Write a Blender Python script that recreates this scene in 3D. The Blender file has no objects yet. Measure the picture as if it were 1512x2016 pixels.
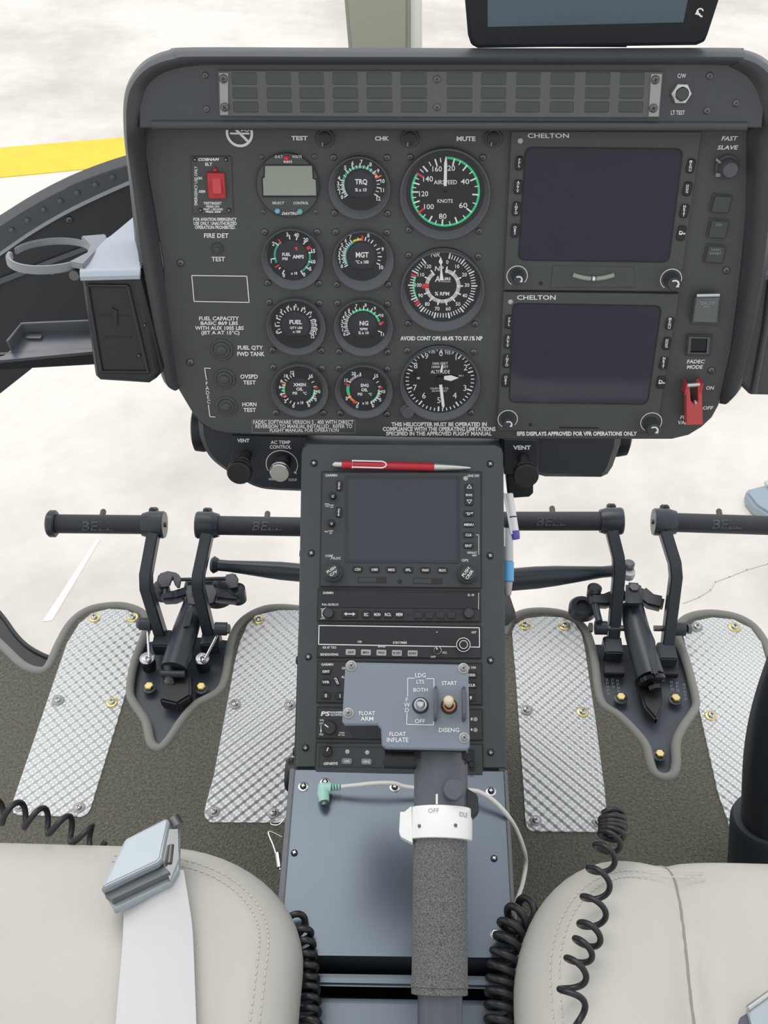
import bpy, bmesh, math
from mathutils import Vector, Matrix
from mathutils.bvhtree import BVHTree
from math import sin, cos, pi, radians, atan2, sqrt, hypot
S = bpy.context.scene
COLL = S.collection
# ------------------------------------------------------------------ camera model
F, CX, CY = 2100.0, 756.0, 1008.0
PITCH = radians(42)
CAM = Vector((0, 0, 1.95))
xw = Vector((1, .0173, -.030)).normalized()
yw = Vector((0, -sin(PITCH), cos(PITCH)))
yw = (yw - xw * yw.dot(xw)).normalized()
zw = xw.cross(yw)
def c2w(v): return Vector((v.dot(xw), v.dot(yw), v.dot(zw)))
def ray(px, py): return c2w(Vector(((px - CX) / F, (py - CY) / F, 1)))
def at_d(px, py, d): return CAM + ray(px, py) * d
def at_y(px, py, y):
    r = ray(px, py); return CAM + r * ((y - CAM.y) / r.y)
def at_z(px, py, z):
    r = ray(px, py); return CAM + r * ((z - CAM.z) / r.z)
cam = bpy.data.cameras.new('camera'); co = bpy.data.objects.new('camera', cam); COLL.objects.link(co)
R_, D_, F_ = c2w(Vector((1, 0, 0))), c2w(Vector((0, 1, 0))), c2w(Vector((0, 0, 1)))
co.matrix_world = Matrix(((R_.x, -D_.x, -F_.x, CAM.x), (R_.y, -D_.y, -F_.y, CAM.y), (R_.z, -D_.z, -F_.z, CAM.z), (0, 0, 0, 1)))
cam.sensor_fit = 'VERTICAL'; cam.sensor_height = 36; cam.lens = F / 2016 * 36
cam.clip_start = .02; cam.clip_end = 300
S.camera = co

class Frame:
    """A real plane in the cockpit: origin O, x across, y up along the plane, z out of it towards the seats."""
    def __init__(s, O, lean=None, ey=None, ex=None):
        s.O = Vector(O); s.ex = Vector(ex) if ex else Vector((1, 0, 0))
        s.ey = Vector(ey) if ey else Vector((0, sin(radians(lean)), cos(radians(lean))))
        s.ez = s.ex.cross(s.ey).normalized()
        a, b, c, o = s.ex, s.ey, s.ez, s.O
        s.M = Matrix(((a.x, b.x, c.x, o.x), (a.y, b.y, c.y, o.y), (a.z, b.z, c.z, o.z), (0, 0, 0, 1)))
        s.Mi = s.M.inverted()
    def p(s, px, py, h=0.0):
        r = ray(px, py); o = s.O + s.ez * h
        t = (o - CAM).dot(s.ez) / r.dot(s.ez)
        return s.Mi @ (CAM + r * t)
    def loc(s, w): return s.Mi @ Vector(w)
    def k(s, px, py, h=0.0): return (s.p(px + 5, py, h) - s.p(px - 5, py, h)).length / 10
W = Frame((0, 0, 0), ey=(0, 1, 0))
PAN = Frame(at_d(876, 381, .98), 11)
PED = Frame(at_d(790, 1040, 1.077), 51)
DECK = Frame(CAM + ray(790, 1512) * ((PED.O - CAM).dot(PED.ez) / ray(790, 1512).dot(PED.ez)), 84)
FLR = Frame(at_z(790, 1600, .75), 86.3)
HOOD = Frame(PAN.M @ Vector((0, .1, .026)), 17)
COL = Frame(at_d(800, 1390, .85), 65)
SEAT = Frame((0, 0, 1.11), ey=(0, 1, 0))
GND = W

# ------------------------------------------------------------------ materials
MATS = {}
def mat(name, col, rough=.5, metal=0.0, bump=None, var=None, spec=.5, coat=0.0):
    if name in MATS: return MATS[name]
    m = bpy.data.materials.new(name); m.use_nodes = True
    nt = m.node_tree; b = nt.nodes['Principled BSDF']
    c = (*col, 1) if len(col) == 3 else col
    b.inputs['Base Color'].default_value = c
    b.inputs['Roughness'].default_value = rough; b.inputs['Metallic'].default_value = metal
    b.inputs['Specular IOR Level'].default_value = spec
    b.inputs['Coat Weight'].default_value = coat
    tc = None
    if bump or var:
        tc = nt.nodes.new('ShaderNodeTexCoord')
    if var:
        sc, amt = var
        n = nt.nodes.new('ShaderNodeTexNoise'); n.inputs['Scale'].default_value = sc; n.inputs['Detail'].default_value = 5
        nt.links.new(tc.outputs['Object'], n.inputs['Vector'])
        r = nt.nodes.new('ShaderNodeMapRange'); r.inputs['From Min'].default_value = .3; r.inputs['From Max'].default_value = .7
        r.inputs['To Min'].default_value = 1 - amt; r.inputs['To Max'].default_value = 1 + amt
        nt.links.new(n.outputs['Fac'], r.inputs['Value'])
        mx = nt.nodes.new('ShaderNodeMix'); mx.data_type = 'RGBA'; mx.blend_type = 'MULTIPLY'; mx.inputs[0].default_value = 1
        mx.inputs[6].default_value = c; nt.links.new(r.outputs['Result'], mx.inputs[7])
        nt.links.new(mx.outputs[2], b.inputs['Base Color'])
    if bump:
        sc, st, dist = bump
        n = nt.nodes.new('ShaderNodeTexNoise'); n.inputs['Scale'].default_value = sc; n.inputs['Detail'].default_value = 3
        nt.links.new(tc.outputs['Object'], n.inputs['Vector'])
        bp = nt.nodes.new('ShaderNodeBump'); bp.inputs['Strength'].default_value = st; bp.inputs['Distance'].default_value = dist
        nt.links.new(n.outputs['Fac'], bp.inputs['Height']); nt.links.new(bp.outputs['Normal'], b.inputs['Normal'])
    MATS[name] = m; return m
PANEL = mat('panel paint', (.064, .073, .068), .55, var=(30, .05), bump=(900, .05, .001))
SURR = mat('glareshield moulding', (.055, .060, .066), .42, bump=(700, .08, .001))
BLACK = mat('black plastic', (.012, .013, .015), .45)
BLACKG = mat('gloss black', (.008, .009, .012), .2)
BEZ = mat('gauge bezel black', (.085, .091, .10), .42)
LAMPB = mat('lamp housing', (.022, .025, .025), .5)
DIAL = mat('gauge dial black', (.016, .017, .022), .35)
DIALC = mat('gauge centre grey', (.028, .030, .038), .35)
WHITE = mat('white lettering', (.82, .82, .80), .6)
DIM = mat('dim lettering', (.30, .32, .32), .6)
GREEN = mat('green marking', (.04, .62, .26), .6)
TEAL = mat('teal marking', (.05, .36, .25), .6)
RED = mat('red marking', (.72, .05, .07), .6)
YEL = mat('yellow marking', (.75, .62, .05), .6)
ORNG = mat('orange marking', (.80, .22, .06), .6)
SCRN = mat('dark display glass', (.020, .018, .040), .07, spec=.6)
SCRG = mat('navigator display glass', (.030, .036, .050), .12, spec=.5)
LCD = mat('grey green lcd', (.30, .34, .28), .35)
LCDD = mat('dark lcd', (.012, .013, .018), .3)
STEEL = mat('steel', (.55, .56, .58), .3, 1.0)
DSTEEL = mat('dark steel screw', (.15, .155, .155), .38, .75)
PLATEM = mat('bare end plate', (.35, .34, .33), .45, .4)
SCRBLK = mat('black screw', (.025, .028, .032), .35, .3)
GOLD = mat('gold plated bolt', (.70, .56, .25), .3, .9)
ANNF = mat('annunciator frame', (.095, .102, .098), .45)
ANNW = mat('annunciator caption', (.050, .060, .055), .35)
REDP = mat('red plastic', (.52, .035, .05), .35)
PINK = mat('red painted guard', (.55, .075, .08), .45)
CONS = mat('console grey', (.050, .062, .064), .45, var=(25, .05))
CONB = mat('console side dark', (.024, .030, .038), .42)
RADB = mat('radio fascia', (.024, .027, .031), .45)
RADG = mat('radio fascia grey', (.040, .046, .050), .45)
KEY = mat('radio key', (.012, .014, .016), .4)
KEYW = mat('pale key', (.42, .43, .42), .5)
DECKM = mat('deck blue grey satin', (.105, .130, .160), .30, metal=.4)
BOXG = mat('collective box grey', (.185, .215, .255), .45)
BOXD = mat('collective casting black', (.012, .014, .018), .4)
TUBEG = mat('collective tube grey', (.085, .095, .112), .36)
FOAM = mat('foam grip', (.150, .153, .153), .95, bump=(900, .9, .002), var=(900, .6))
WPL = mat('white plastic', (.84, .84, .82), .4)
IVORY = mat('ivory plastic', (.66, .54, .38), .4)
COPPER = mat('copper collar', (.55, .25, .15), .35, .8)
MINT = mat('mint plastic', (.36, .62, .54), .4)
GREYC = mat('grey white cable', (.68, .68, .65), .5)
PEDB = mat('pedal black paint', (.030, .037, .048), .36)
PEDG = mat('pedal knurled grip', (.026, .030, .037), .5, bump=(1500, .5, .001))
MOUNT = mat('pedal mount plate', (.062, .075, .096), .42, var=(20, .06))
RUBBER = mat('coiled cord rubber', (.018, .019, .022), .4)
PIPE = mat('carpet edge binding', (.25, .245, .225), .7)
SILV = mat('silver buckle', (.40, .45, .48), .45, .3)
SILVW = mat('brushed aluminium', (.62, .62, .60), .25, .9)
WEB = mat('white webbing', (.66, .65, .66), .85, bump=(600, .3, .001))
STITCH = mat('pale stitching', (.62, .60, .54), .8)
NOSE = mat('nose skin dark', (.026, .030, .034), .5)
NOSEL = mat('nose flange grey', (.10, .112, .128), .42)
LIP = mat('pale flange lip', (.50, .54, .58), .35)
POD = mat('side pod black', (.018, .021, .024), .38)
PODT = mat('side pod top sky sheen', (.43, .47, .53), .4)  # bright sky reflection on the pod's top, put into its base colour
POST = mat('olive window post', (.30, .305, .235), .6)
TAB = mat('tablet shell', (.006, .007, .010), .5, spec=.35)
TABG = mat('tablet screen', (.055, .085, .105), .08)
BLUE = mat('blue plastic', (.10, .09, .45), .35)
LBLUE = mat('light blue plastic', (.13, .42, .75), .35)
LEDR = mat('red lamp lens', (.75, .04, .09), .3)
LEDB = mat('blue lamp lens', (.20, .50, .68), .3)
LEDG = mat('green lamp lens', (.15, .52, .44), .3)
DOT = mat('pale sensor dot', (.45, .46, .45), .4)
CLEARG = mat('clear switch guard', (.115, .13, .13), .3)
PALEB = mat('pale blue grey paint', (.31, .37, .42), .4)
RIMD = mat('dark window rubber', (.022, .022, .024), .5)

def leather():
    m = mat('cream leather', (.53, .51, .465), .45, bump=(220, .12, .002), var=(9, .035)); return m
LEATH = leather()
def carpet():
    m = mat('olive grey carpet', (.158, .150, .118), .95, bump=(420, 1.0, .004), var=(260, .32)); return m
CARP = carpet()
def tread():
    m = bpy.data.materials.new('hammered aluminium'); m.use_nodes = True; nt = m.node_tree; b = nt.nodes['Principled BSDF']
    b.inputs['Base Color'].default_value = (.86, .87, .86, 1); b.inputs['Metallic'].default_value = .45; b.inputs['Roughness'].default_value = .38
    tc = nt.nodes.new('ShaderNodeTexCoord'); mp = nt.nodes.new('ShaderNodeMapping')
    mp.inputs['Rotation'].default_value = (0, 0, radians(45)); mp.inputs['Scale'].default_value = (1, 1, 1)
    nt.links.new(tc.outputs['Object'], mp.inputs['Vector'])
    sx = nt.nodes.new('ShaderNodeSeparateXYZ'); nt.links.new(mp.outputs['Vector'], sx.inputs['Vector'])
    outs = []
    for a in 'XY':
        mu = nt.nodes.new('ShaderNodeMath'); mu.operation = 'MULTIPLY'; mu.inputs[1].default_value = 2 * pi / .0112
        nt.links.new(sx.outputs[a], mu.inputs[0])
        si = nt.nodes.new('ShaderNodeMath'); si.operation = 'SINE'; nt.links.new(mu.outputs[0], si.inputs[0]); outs.append(si)
    pr = nt.nodes.new('ShaderNodeMath'); pr.operation = 'ADD'
    nt.links.new(outs[0].outputs[0], pr.inputs[0]); nt.links.new(outs[1].outputs[0], pr.inputs[1])
    bp = nt.nodes.new('ShaderNodeBump'); bp.inputs['Strength'].default_value = 1.0; bp.inputs['Distance'].default_value = .0014
    nt.links.new(pr.outputs[0], bp.inputs['Height']); nt.links.new(bp.outputs['Normal'], b.inputs['Normal'])
    return m
TREAD = tread()
def ground_mat():
    m = bpy.data.materials.new('pale concrete apron'); m.use_nodes = True; nt = m.node_tree; b = nt.nodes['Principled BSDF']
    b.inputs['Roughness'].default_value = .9
    tc = nt.nodes.new('ShaderNodeTexCoord')
    n1 = nt.nodes.new('ShaderNodeTexNoise'); n1.inputs['Scale'].default_value = .9; n1.inputs['Detail'].default_value = 6; n1.inputs['Roughness'].default_value = .55
    n2 = nt.nodes.new('ShaderNodeTexNoise'); n2.inputs['Scale'].default_value = 14; n2.inputs['Detail'].default_value = 6
    nt.links.new(tc.outputs['Object'], n1.inputs['Vector']); nt.links.new(tc.outputs['Object'], n2.inputs['Vector'])
    r1 = nt.nodes.new('ShaderNodeValToRGB'); e = r1.color_ramp.elements
    e[0].position = .36; e[0].color = (.60, .55, .51, 1); e[1].position = .55; e[1].color = (.80, .75, .69, 1)
    nt.links.new(n1.outputs['Fac'], r1.inputs['Fac'])
    r2 = nt.nodes.new('ShaderNodeMapRange'); r2.inputs['From Min'].default_value = .3; r2.inputs['From Max'].default_value = .7
    r2.inputs['To Min'].default_value = .95; r2.inputs['To Max'].default_value = 1.03
    nt.links.new(n2.outputs['Fac'], r2.inputs['Value'])
    mx = nt.nodes.new('ShaderNodeMix'); mx.data_type = 'RGBA'; mx.blend_type = 'MULTIPLY'; mx.inputs[0].default_value = 1
    nt.links.new(r1.outputs['Color'], mx.inputs[6]); nt.links.new(r2.outputs['Result'], mx.inputs[7])
    nt.links.new(mx.outputs[2], b.inputs['Base Color'])
    return m
GROUND = ground_mat()
YPAINT = mat('yellow apron paint', (.85, .62, .06), .8, var=(12, .05))
WPAINT = mat('worn white apron paint', (.90, .87, .83), .8)
CRACK = mat('crack filler', (.62, .57, .52), .9)

# ------------------------------------------------------------------ mesh building
_G = {}
def glyphs(s, bold, shear):
    key = (s, bold, shear)
    if key not in _G:
        cu = bpy.data.curves.new('lettering', 'FONT'); cu.body = s; cu.offset = bold; cu.shear = shear; cu.resolution_u = 2; cu.size = 1
        ob = bpy.data.objects.new('lettering', cu)
        me = ob.to_mesh()
        vs = [v.co.copy() for v in me.vertices]; fs = [tuple(p.vertices) for p in me.polygons]
        ob.to_mesh_clear(); bpy.data.objects.remove(ob); bpy.data.curves.remove(cu)
        xs = [v.x for v in vs]; ys = [v.y for v in vs]
        _G[key] = (vs, fs, min(xs), max(xs), min(ys), max(ys))
    return _G[key]

class MB:
    def __init__(s): s.bm = bmesh.new(); s.mi = 0
    def m(s, i): s.mi = i; return s
    def face(s, pts):
        try:
            f = s.bm.faces.new([s.bm.verts.new(p) for p in pts]); f.material_index = s.mi; f.smooth = True; return f
        except ValueError: return None
    def _f(s, vs):
        try:
            f = s.bm.faces.new(vs); f.material_index = s.mi; f.smooth = True
        except ValueError: pass
    def rings(s, rings, closed=True, cap0=True, cap1=True):
        rv = [[s.bm.verts.new(p) for p in r] for r in rings]
        n = len(rv[0])
        for a, b in zip(rv, rv[1:]):
            for i in range(n if closed else n - 1):
                j = (i + 1) % n; s._f((a[i], a[j], b[j], b[i]))
        if cap0: s._f(list(reversed(rv[0])))
        if cap1: s._f(rv[-1])
        return s
    def prism(s, out, z0, z1, inset=0.0, rise=0.0):
        """out: (x,y) outline; z0..z1; inset/rise give the top edge a chamfer"""
        out = [(p[0], p[1]) for p in out]
        a = sum(out[i][0] * out[(i + 1) % len(out)][1] - out[(i + 1) % len(out)][0] * out[i][1] for i in range(len(out)))
        if a < 0: out = out[::-1]
        rs = [[Vector((x, y, z0)) for x, y in out]]
        if inset:
            ins = offset_poly(out, inset)
            rs.append([Vector((x, y, z1 - (rise or inset))) for x, y in out]); rs.append([Vector((x, y, z1)) for x, y in ins])
        else: rs.append([Vector((x, y, z1)) for x, y in out])
        return s.rings(rs)
    def box(s, c, sz, ax=None):
        ax = ax or (Vector((1, 0, 0)), Vector((0, 1, 0)), Vector((0, 0, 1))); c = Vector(c)
        h = [ax[i] * (sz[i] / 2) for i in range(3)]
        q = [(-1, -1), (1, -1), (1, 1), (-1, 1)]
        return s.rings([[c + h[0] * a + h[1] * b - h[2] for a, b in q], [c + h[0] * a + h[1] * b + h[2] for a, b in q]])
    def lathe(s, c, prof, seg=40, axis=None, cap0=False, cap1=True, ref=None):
        c = Vector(c); az = (axis or Vector((0, 0, 1))).normalized()
        if axis is None: ax, ay = Vector((1, 0, 0)), Vector((0, 1, 0))
        else:
            ax = az.orthogonal().normalized() if ref is None else (Vector(ref) - az * az.dot(Vector(ref))).normalized(); ay = az.cross(ax)
        rs = [[c + ax * (r * cos(2 * pi * i / seg)) + ay * (r * sin(2 * pi * i / seg)) + az * z for i in range(seg)] for r, z in prof]
        return s.rings(rs, True, cap0, cap1)
    def tube(s, pts, r, seg=12, closed=False, cap=True):
        pts = [Vector(p) for p in pts]; n = len(pts)
        rr = r if isinstance(r, (list, tuple)) else [r] * n
        rs = []; up = None
        for i in range(n):
            if closed: t = (pts[(i + 1) % n] - pts[i - 1])
            else: t = pts[min(i + 1, n - 1)] - pts[max(i - 1, 0)]
            t.normalize()
            if up is None: up = t.orthogonal().normalized()
            else: up = (up - t * up.dot(t)).normalized()
            b = t.cross(up)
            rs.append([pts[i] + (up * cos(2 * pi * k / seg) + b * sin(2 * pi * k / seg)) * rr[i] for k in range(seg)])
        if closed: rs.append(rs[0]); return s.rings(rs, True, False, False)
        return s.rings(rs, True, cap, cap)
    def rod(s, a, b, r, seg=16): return s.tube([a, b], r, seg)
    def sphere(s, c, r, seg=20, rings=10, sc=(1, 1, 1)):
        c = Vector(c)
        rs = []
        for j in range(1, rings):
            th = pi * j / rings
            rs.append([c + Vector((r * sc[0] * sin(th) * cos(2 * pi * i / seg), r * sc[1] * sin(th) * sin(2 * pi * i / seg), -r * sc[2] * cos(th))) for i in range(seg)])
        return s.rings(rs)
    def bar(s, pts, w, t, wdir):
        """flat bar along pts; w wide along wdir, t thick across"""
        pts = [Vector(p) for p in pts]; rs = []
        wd0 = Vector(wdir).normalized()
        for i, p in enumerate(pts):
            if 0 < i < len(pts) - 1:
                d = ((pts[i] - pts[i - 1]).normalized() + (pts[i + 1] - pts[i]).normalized()).normalized()
                cs = max(.5, d.dot((pts[i + 1] - pts[i]).normalized()))
            else:
                d = (pts[min(i + 1, len(pts) - 1)] - pts[max(i - 1, 0)]).normalized(); cs = 1
            wd = (wd0 - d * wd0.dot(d)).normalized(); n = d.cross(wd)
            rs.append([p + wd * (a * w / 2) + n * (b * t / 2 / cs) for a, b in ((-1, -1), (1, -1), (1, 1), (-1, 1))])
        return s.rings(rs)
    def sector(s, c, r0, r1, a0, a1, z, seg=None):
        """flat annular sector; angles in degrees clockwise from the top"""
        if a1 < a0: a1 += 360
        seg = seg or max(2, int(abs(a1 - a0) / 6)); c = Vector(c)
        P = lambda r, a: Vector((c.x + r * sin(radians(a)), c.y + r * cos(radians(a)), z))
        for i in range(seg):
            b0 = a0 + (a1 - a0) * i / seg; b1 = a0 + (a1 - a0) * (i + 1) / seg
            s.face([P(r0, b0), P(r1, b0), P(r1, b1), P(r0, b1)])
        return s
    def tick(s, c, a, r0, r1, w, z, w1=None):
        c = Vector(c); d = Vector((sin(radians(a)), cos(radians(a)), 0)); n = Vector((d.y, -d.x, 0)); w1 = w if w1 is None else w1
        o = Vector((c.x, c.y, z))
        s.face([o + d * r0 - n * w / 2, o + d * r0 + n * w / 2, o + d * r1 + n * w1 / 2, o + d * r1 - n * w1 / 2]); return s
    def line(s, pts, w, z=None):
        """flat painted line through local points, width w"""
        pts = [Vector(p) for p in pts]
        for a, b in zip(pts, pts[1:]):
            d = (b - a); 
            if d.length < 1e-9: continue
            d.normalize(); n = Vector((-d.y, d.x, 0)); e = d * w / 2
            q = [a - e - n * w / 2, b + e - n * w / 2, b + e + n * w / 2, a - e + n * w / 2]
            if z is not None: q = [Vector((p.x, p.y, z)) for p in q]
            s.face(q)
        return s
    def put(s, txt, o, ex, ey, bold=0.0, shear=0.0):
        """lettering: o = lower left corner, ex / ey = full width / height vectors"""
        vs, fs, x0, x1, y0, y1 = glyphs(txt, bold, shear)
        nv = [s.bm.verts.new(o + ex * ((v.x - x0) / (x1 - x0)) + ey * ((v.y - y0) / max(1e-6, y1 - y0))) for v in vs]
        for f in fs: s._f([nv[i] for i in f])
        return s
    def txt(s, fr, t, x0, y0, x1, y1, h=.0006, bold=.02, shear=0.0, up=False):
        """lettering that fills the pixel box x0,y0..x1,y1 of plane fr (raised h); up: reads upwards"""
        xc, yc = (x0 + x1) / 2, (y0 + y1) / 2
        L, R, B, T = fr.p(x0, yc, h), fr.p(x1, yc, h), fr.p(xc, y1, h), fr.p(xc, y0, h)
        if up: o = B + (R - L) / 2; return s.put(t, o, T - B, L - R, bold, shear)
        return s.put(t, L - (T - B) / 2, R - L, T - B, bold, shear)
    def ctxt(s, fr, t, x, y, hpx, h=.0006, bold=.02, shear=0.0, asp=1.0):
        vs, fs, a, b, c, d = glyphs(t, bold, shear); w = hpx * (b - a) / max(.3, d - c) * asp
        return s.txt(fr, t, x - w / 2, y - hpx / 2, x + w / 2, y + hpx / 2, h, bold, shear)
    def rbox(s, c, w, hh, z0, z1, r=.002, inset=0.0, rot=0.0):
        return s.prism(rrect(c[0], c[1], w, hh, r, rot), z0, z1, inset)

def rrect(cx, cy, w, h, r, rot=0.0, n=4):
    r = min(r, w / 2 - 1e-6, h / 2 - 1e-6); out = []
    for k, (sx, sy) in enumerate(((1, 1), (-1, 1), (-1, -1), (1, -1))):
        for i in range(n + 1):
            a = pi / 2 * (k + i / n); out.append((sx * (w / 2 - r) + r * cos(a), sy * (h / 2 - r) + r * sin(a)))
    c, s = cos(rot), sin(rot)
    return [(cx + x * c - y * s, cy + x * s + y * c) for x, y in out]
def offset_poly(out, d):
    n = len(out); res = []
    for i in range(n):
        p0, p1, p2 = out[i - 1], out[i], out[(i + 1) % n]
        a = Vector((p1[0] - p0[0], p1[1] - p0[1])); b = Vector((p2[0] - p1[0], p2[1] - p1[1]))
        if a.length < 1e-9 or b.length < 1e-9: res.append(p1); continue
        a.normalize(); b.normalize(); na = Vector((-a.y, a.x)); nb = Vector((-b.y, b.x)); m = na + nb
        if m.length < 1e-6: m = na
        m.normalize(); c = max(.5, m.dot(na)); res.append((p1[0] + m.x * d / c, p1[1] + m.y * d / c))
    return res
def smooth(pts, n=6, closed=False):
    """Catmull-Rom through points (tuples or vectors)"""
    P = [Vector(p) for p in pts]; N = len(P); out = []
    rng = range(N) if closed else range(N - 1)
    for i in rng:
        p0 = P[i - 1] if (closed or i > 0) else P[0]; p1 = P[i]; p2 = P[(i + 1) % N]; p3 = P[(i + 2) % N] if (closed or i + 2 < N) else P[-1]
        for k in range(n):
            t = k / n; out.append(.5 * ((2 * p1) + (p2 - p0) * t + (2 * p0 - 5 * p1 + 4 * p2 - p3) * t * t + (3 * p1 - p0 - 3 * p2 + p3) * t ** 3))
    if not closed: out.append(P[-1])
    return out

def finish(name, mb, mats, bevel=0.0, org=None, sharp=35, seg=2):
    bm = mb.bm
    if org is not None: bmesh.ops.translate(bm, vec=-Vector(org), verts=bm.verts)
    bmesh.ops.recalc_face_normals(bm, faces=bm.faces)
    if bevel:
        ed = [e for e in bm.edges if len(e.link_faces) == 2 and e.calc_face_angle(0) > radians(40)]
        if ed: bmesh.ops.bevel(bm, geom=ed, offset=bevel, segments=seg, affect='EDGES', clamp_overlap=True)
        for f in bm.faces: f.smooth = True
    me = bpy.data.meshes.new(name); bm.to_mesh(me); bm.free()
    for m in (mats if isinstance(mats, (list, tuple)) else [mats]): me.materials.append(m)
    me.set_sharp_from_angle(angle=radians(sharp))
    return me
ORG = {}; FRM = {}
def thing(name, label, cat, fr, o=(0, 0, 0), group=None):
    e = bpy.data.objects.new(name, None); COLL.objects.link(e); e.empty_display_size = .01
    e.matrix_world = fr.M @ Matrix.Translation(Vector(o))
    e['label'] = label; e['category'] = cat
    if group: e['group'] = group
    ORG[e.name] = Vector(o); FRM[e.name] = fr; return e
def part(t, name, mb, mats, parent=None, bevel=0.0, label=None, kind=None, sharp=35, seg=2, fr=None):
    if fr is not None and fr is not FRM[t.name]: bmesh.ops.transform(mb.bm, matrix=FRM[t.name].Mi @ fr.M, verts=mb.bm.verts)
    me = finish(name, mb, mats, bevel, ORG[t.name], sharp, seg)
    ob = bpy.data.objects.new(name, me); COLL.objects.link(ob); ob.parent = parent or t
    if label: ob['label'] = label
    if kind: ob['kind'] = kind
    return ob
def solo(name, mb, mats, fr, label, cat, o=(0, 0, 0), group=None, kind=None, bevel=0.0, sharp=35, seg=2):
    me = finish(name, mb, mats, bevel, Vector(o), sharp, seg)
    ob = bpy.data.objects.new(name, me); COLL.objects.link(ob); ob.matrix_world = fr.M @ Matrix.Translation(Vector(o))
    if kind == 'structure': ob['kind'] = kind
    else:
        if kind: ob['kind'] = kind
    if label: ob['label'] = label
    if cat: ob['category'] = cat
    if group: ob['group'] = group
    return ob
_SC = {}
def screw_mesh(key, m0, m1, washer=None):
    if key not in _SC:
        b = MB()
        if washer:
            b.m(2).lathe((0, 0, 0), [(1.55, 0), (1.55, .18), (1.35, .3), (.9, .3)], 24, cap1=True)
        z = .25 if washer else 0
        b.m(0).lathe((0, 0, z), [(1, 0), (1, .25), (.88, .45), (.6, .60), (.25, .66)], 20)
        b.m(1).box((0, 0, z + .62), (1.0, .22, .16)); b.box((0, 0, z + .625), (.22, 1.0, .16))
        mm = [m0, m1] + ([washer] if washer else [])
        _SC[key] = finish('screw', b, mm)
    return _SC[key]
def screw(t, fr, px, py, rpx=5.2, h=0.0, kind='dark', rot=.5, parent=None):
    mts = {'dark': (DSTEEL, BLACK, None), 'black': (SCRBLK, STEEL, None), 'washer': (mat('screw grey', (.32, .33, .34), .4, .7), BLACK, PLATEM), 'blackw': (SCRBLK, STEEL, SILVW), 'gold': (SILVW, BLACK, GOLD), 'silver': (STEEL, BLACK, PLATEM)}[kind]
    me = screw_mesh(kind, *mts); ob = bpy.data.objects.new('screw', me); COLL.objects.link(ob)
    r = rpx * fr.k(px, py, h); ob.parent = parent or t
    m = Matrix.Translation(-ORG[t.name]) @ FRM[t.name].Mi @ fr.M @ Matrix.Translation(fr.p(px, py, h)) @ Matrix.Rotation(rot + px * .37, 4, 'Z')
    ob.location = m.translation; ob.rotation_euler = m.to_euler(); ob.scale = (r, r, r)
    return ob
def prism_px(mb, fr, pts, h0, h1, inset=0.0, ph=None):
    ph = h1 if ph is None else ph
    return mb.prism([fr.p(x, y, ph)[:2] for x, y in pts], h0, h1, inset)
# ================================================================== instrument panel
PN = thing('instrument_panel', 'large dark grey cockpit instrument panel with rounded hood above the console', 'instrument panel', PAN, PAN.p(866, 500))
face_px = [(276, 200), (280, 260), (290, 340), (305, 425), (321, 520), (326, 650), (336, 742), (352, 768), (365, 790), (380, 815), (397, 833), (418, 846), (445, 853), (500, 856), (700, 859),
           (990, 865), (1323, 865), (1356, 857), (1382, 841), (1402, 822), (1415, 798), (1421, 773), (1440, 690), (1453, 590), (1461, 520), (1472, 400), (1482, 330), (1492, 262), (1494, 200)]
b = MB(); prism_px(b, PAN, face_px, -.006, 0.0, .0012)
part(PN, 'panel_face', b, PANEL)
SURP = [((339, 766), (357, 762), .008, -.002), ((318, 741), (350, 745), .014, 0), ((296, 640), (337, 650), .018, 0), ((271, 521), (320, 520), .020, 0), ((261, 423), (304, 425), .022, 0),
        ((251, 330), (291, 340), .024, 0), ((246, 290), (285, 285), .028, .004), ((243, 250), (283, 250), .034, .02), ((243, 205), (283, 208), .036, .026), ((249, 170), (291, 174), .036, .026),
        ((266, 138), (312, 150), .036, .026), ((292, 114), (345, 136), .036, .026), ((330, 99), (385, 130), .036, .026), ((380, 93), (430, 128), .036, .026), ((700, 94), (700, 128), .036, .026),
        ((1100, 95), (1100, 128), .036, .026), ((1430, 94), (1400, 128), .036, .026), ((1465, 98), (1440, 134), .036, .026), ((1495, 108), (1468, 150), .036, .026), ((1520, 128), (1485, 175), .036, .026),
        ((1535, 160), (1492, 205), .036, .026), ((1543, 205), (1490, 250), .034, .02), ((1540, 290), (1473, 268), .028, .004), ((1530, 400), (1467, 400), .024, 0), ((1517, 500), (1460, 520), .022, 0),
        ((1502, 592), (1452, 590), .02, 0), ((1480, 690), (1439, 690), .018, 0), ((1462, 758), (1422, 766), .014, 0), ((1440, 784), (1416, 795), .008, -.002)]
cols = [[], [], [], [], [], [], []]
for (ox, oy), (ix, iy), hc, hi in SURP:
    i = PAN.p(ix, iy, hi); back = PAN.p(ox, oy, -.03); o = PAN.p(ox + (ix - ox) * .07, oy + (iy - oy) * .07, hc * .5)
    L = lambda t, h: Vector((o.x + (i.x - o.x) * t, o.y + (i.y - o.y) * t, h))
    for c, q in zip(cols, (back, Vector((o.x, o.y, hc * .3)), L(.10, hc * .8), L(.32, hc), L(.58, hc * .9 + hi * .1), L(.82, hc * .35 + hi * .65), Vector((i.x, i.y, hi - .001)))): c.append(q)
cols = [smooth(c, 5) for c in cols]
b = MB(); b.rings([list(r) for r in zip(*cols)], False, False, False)
part(PN, 'glareshield_surround', b, SURR, sharp=60)
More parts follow.
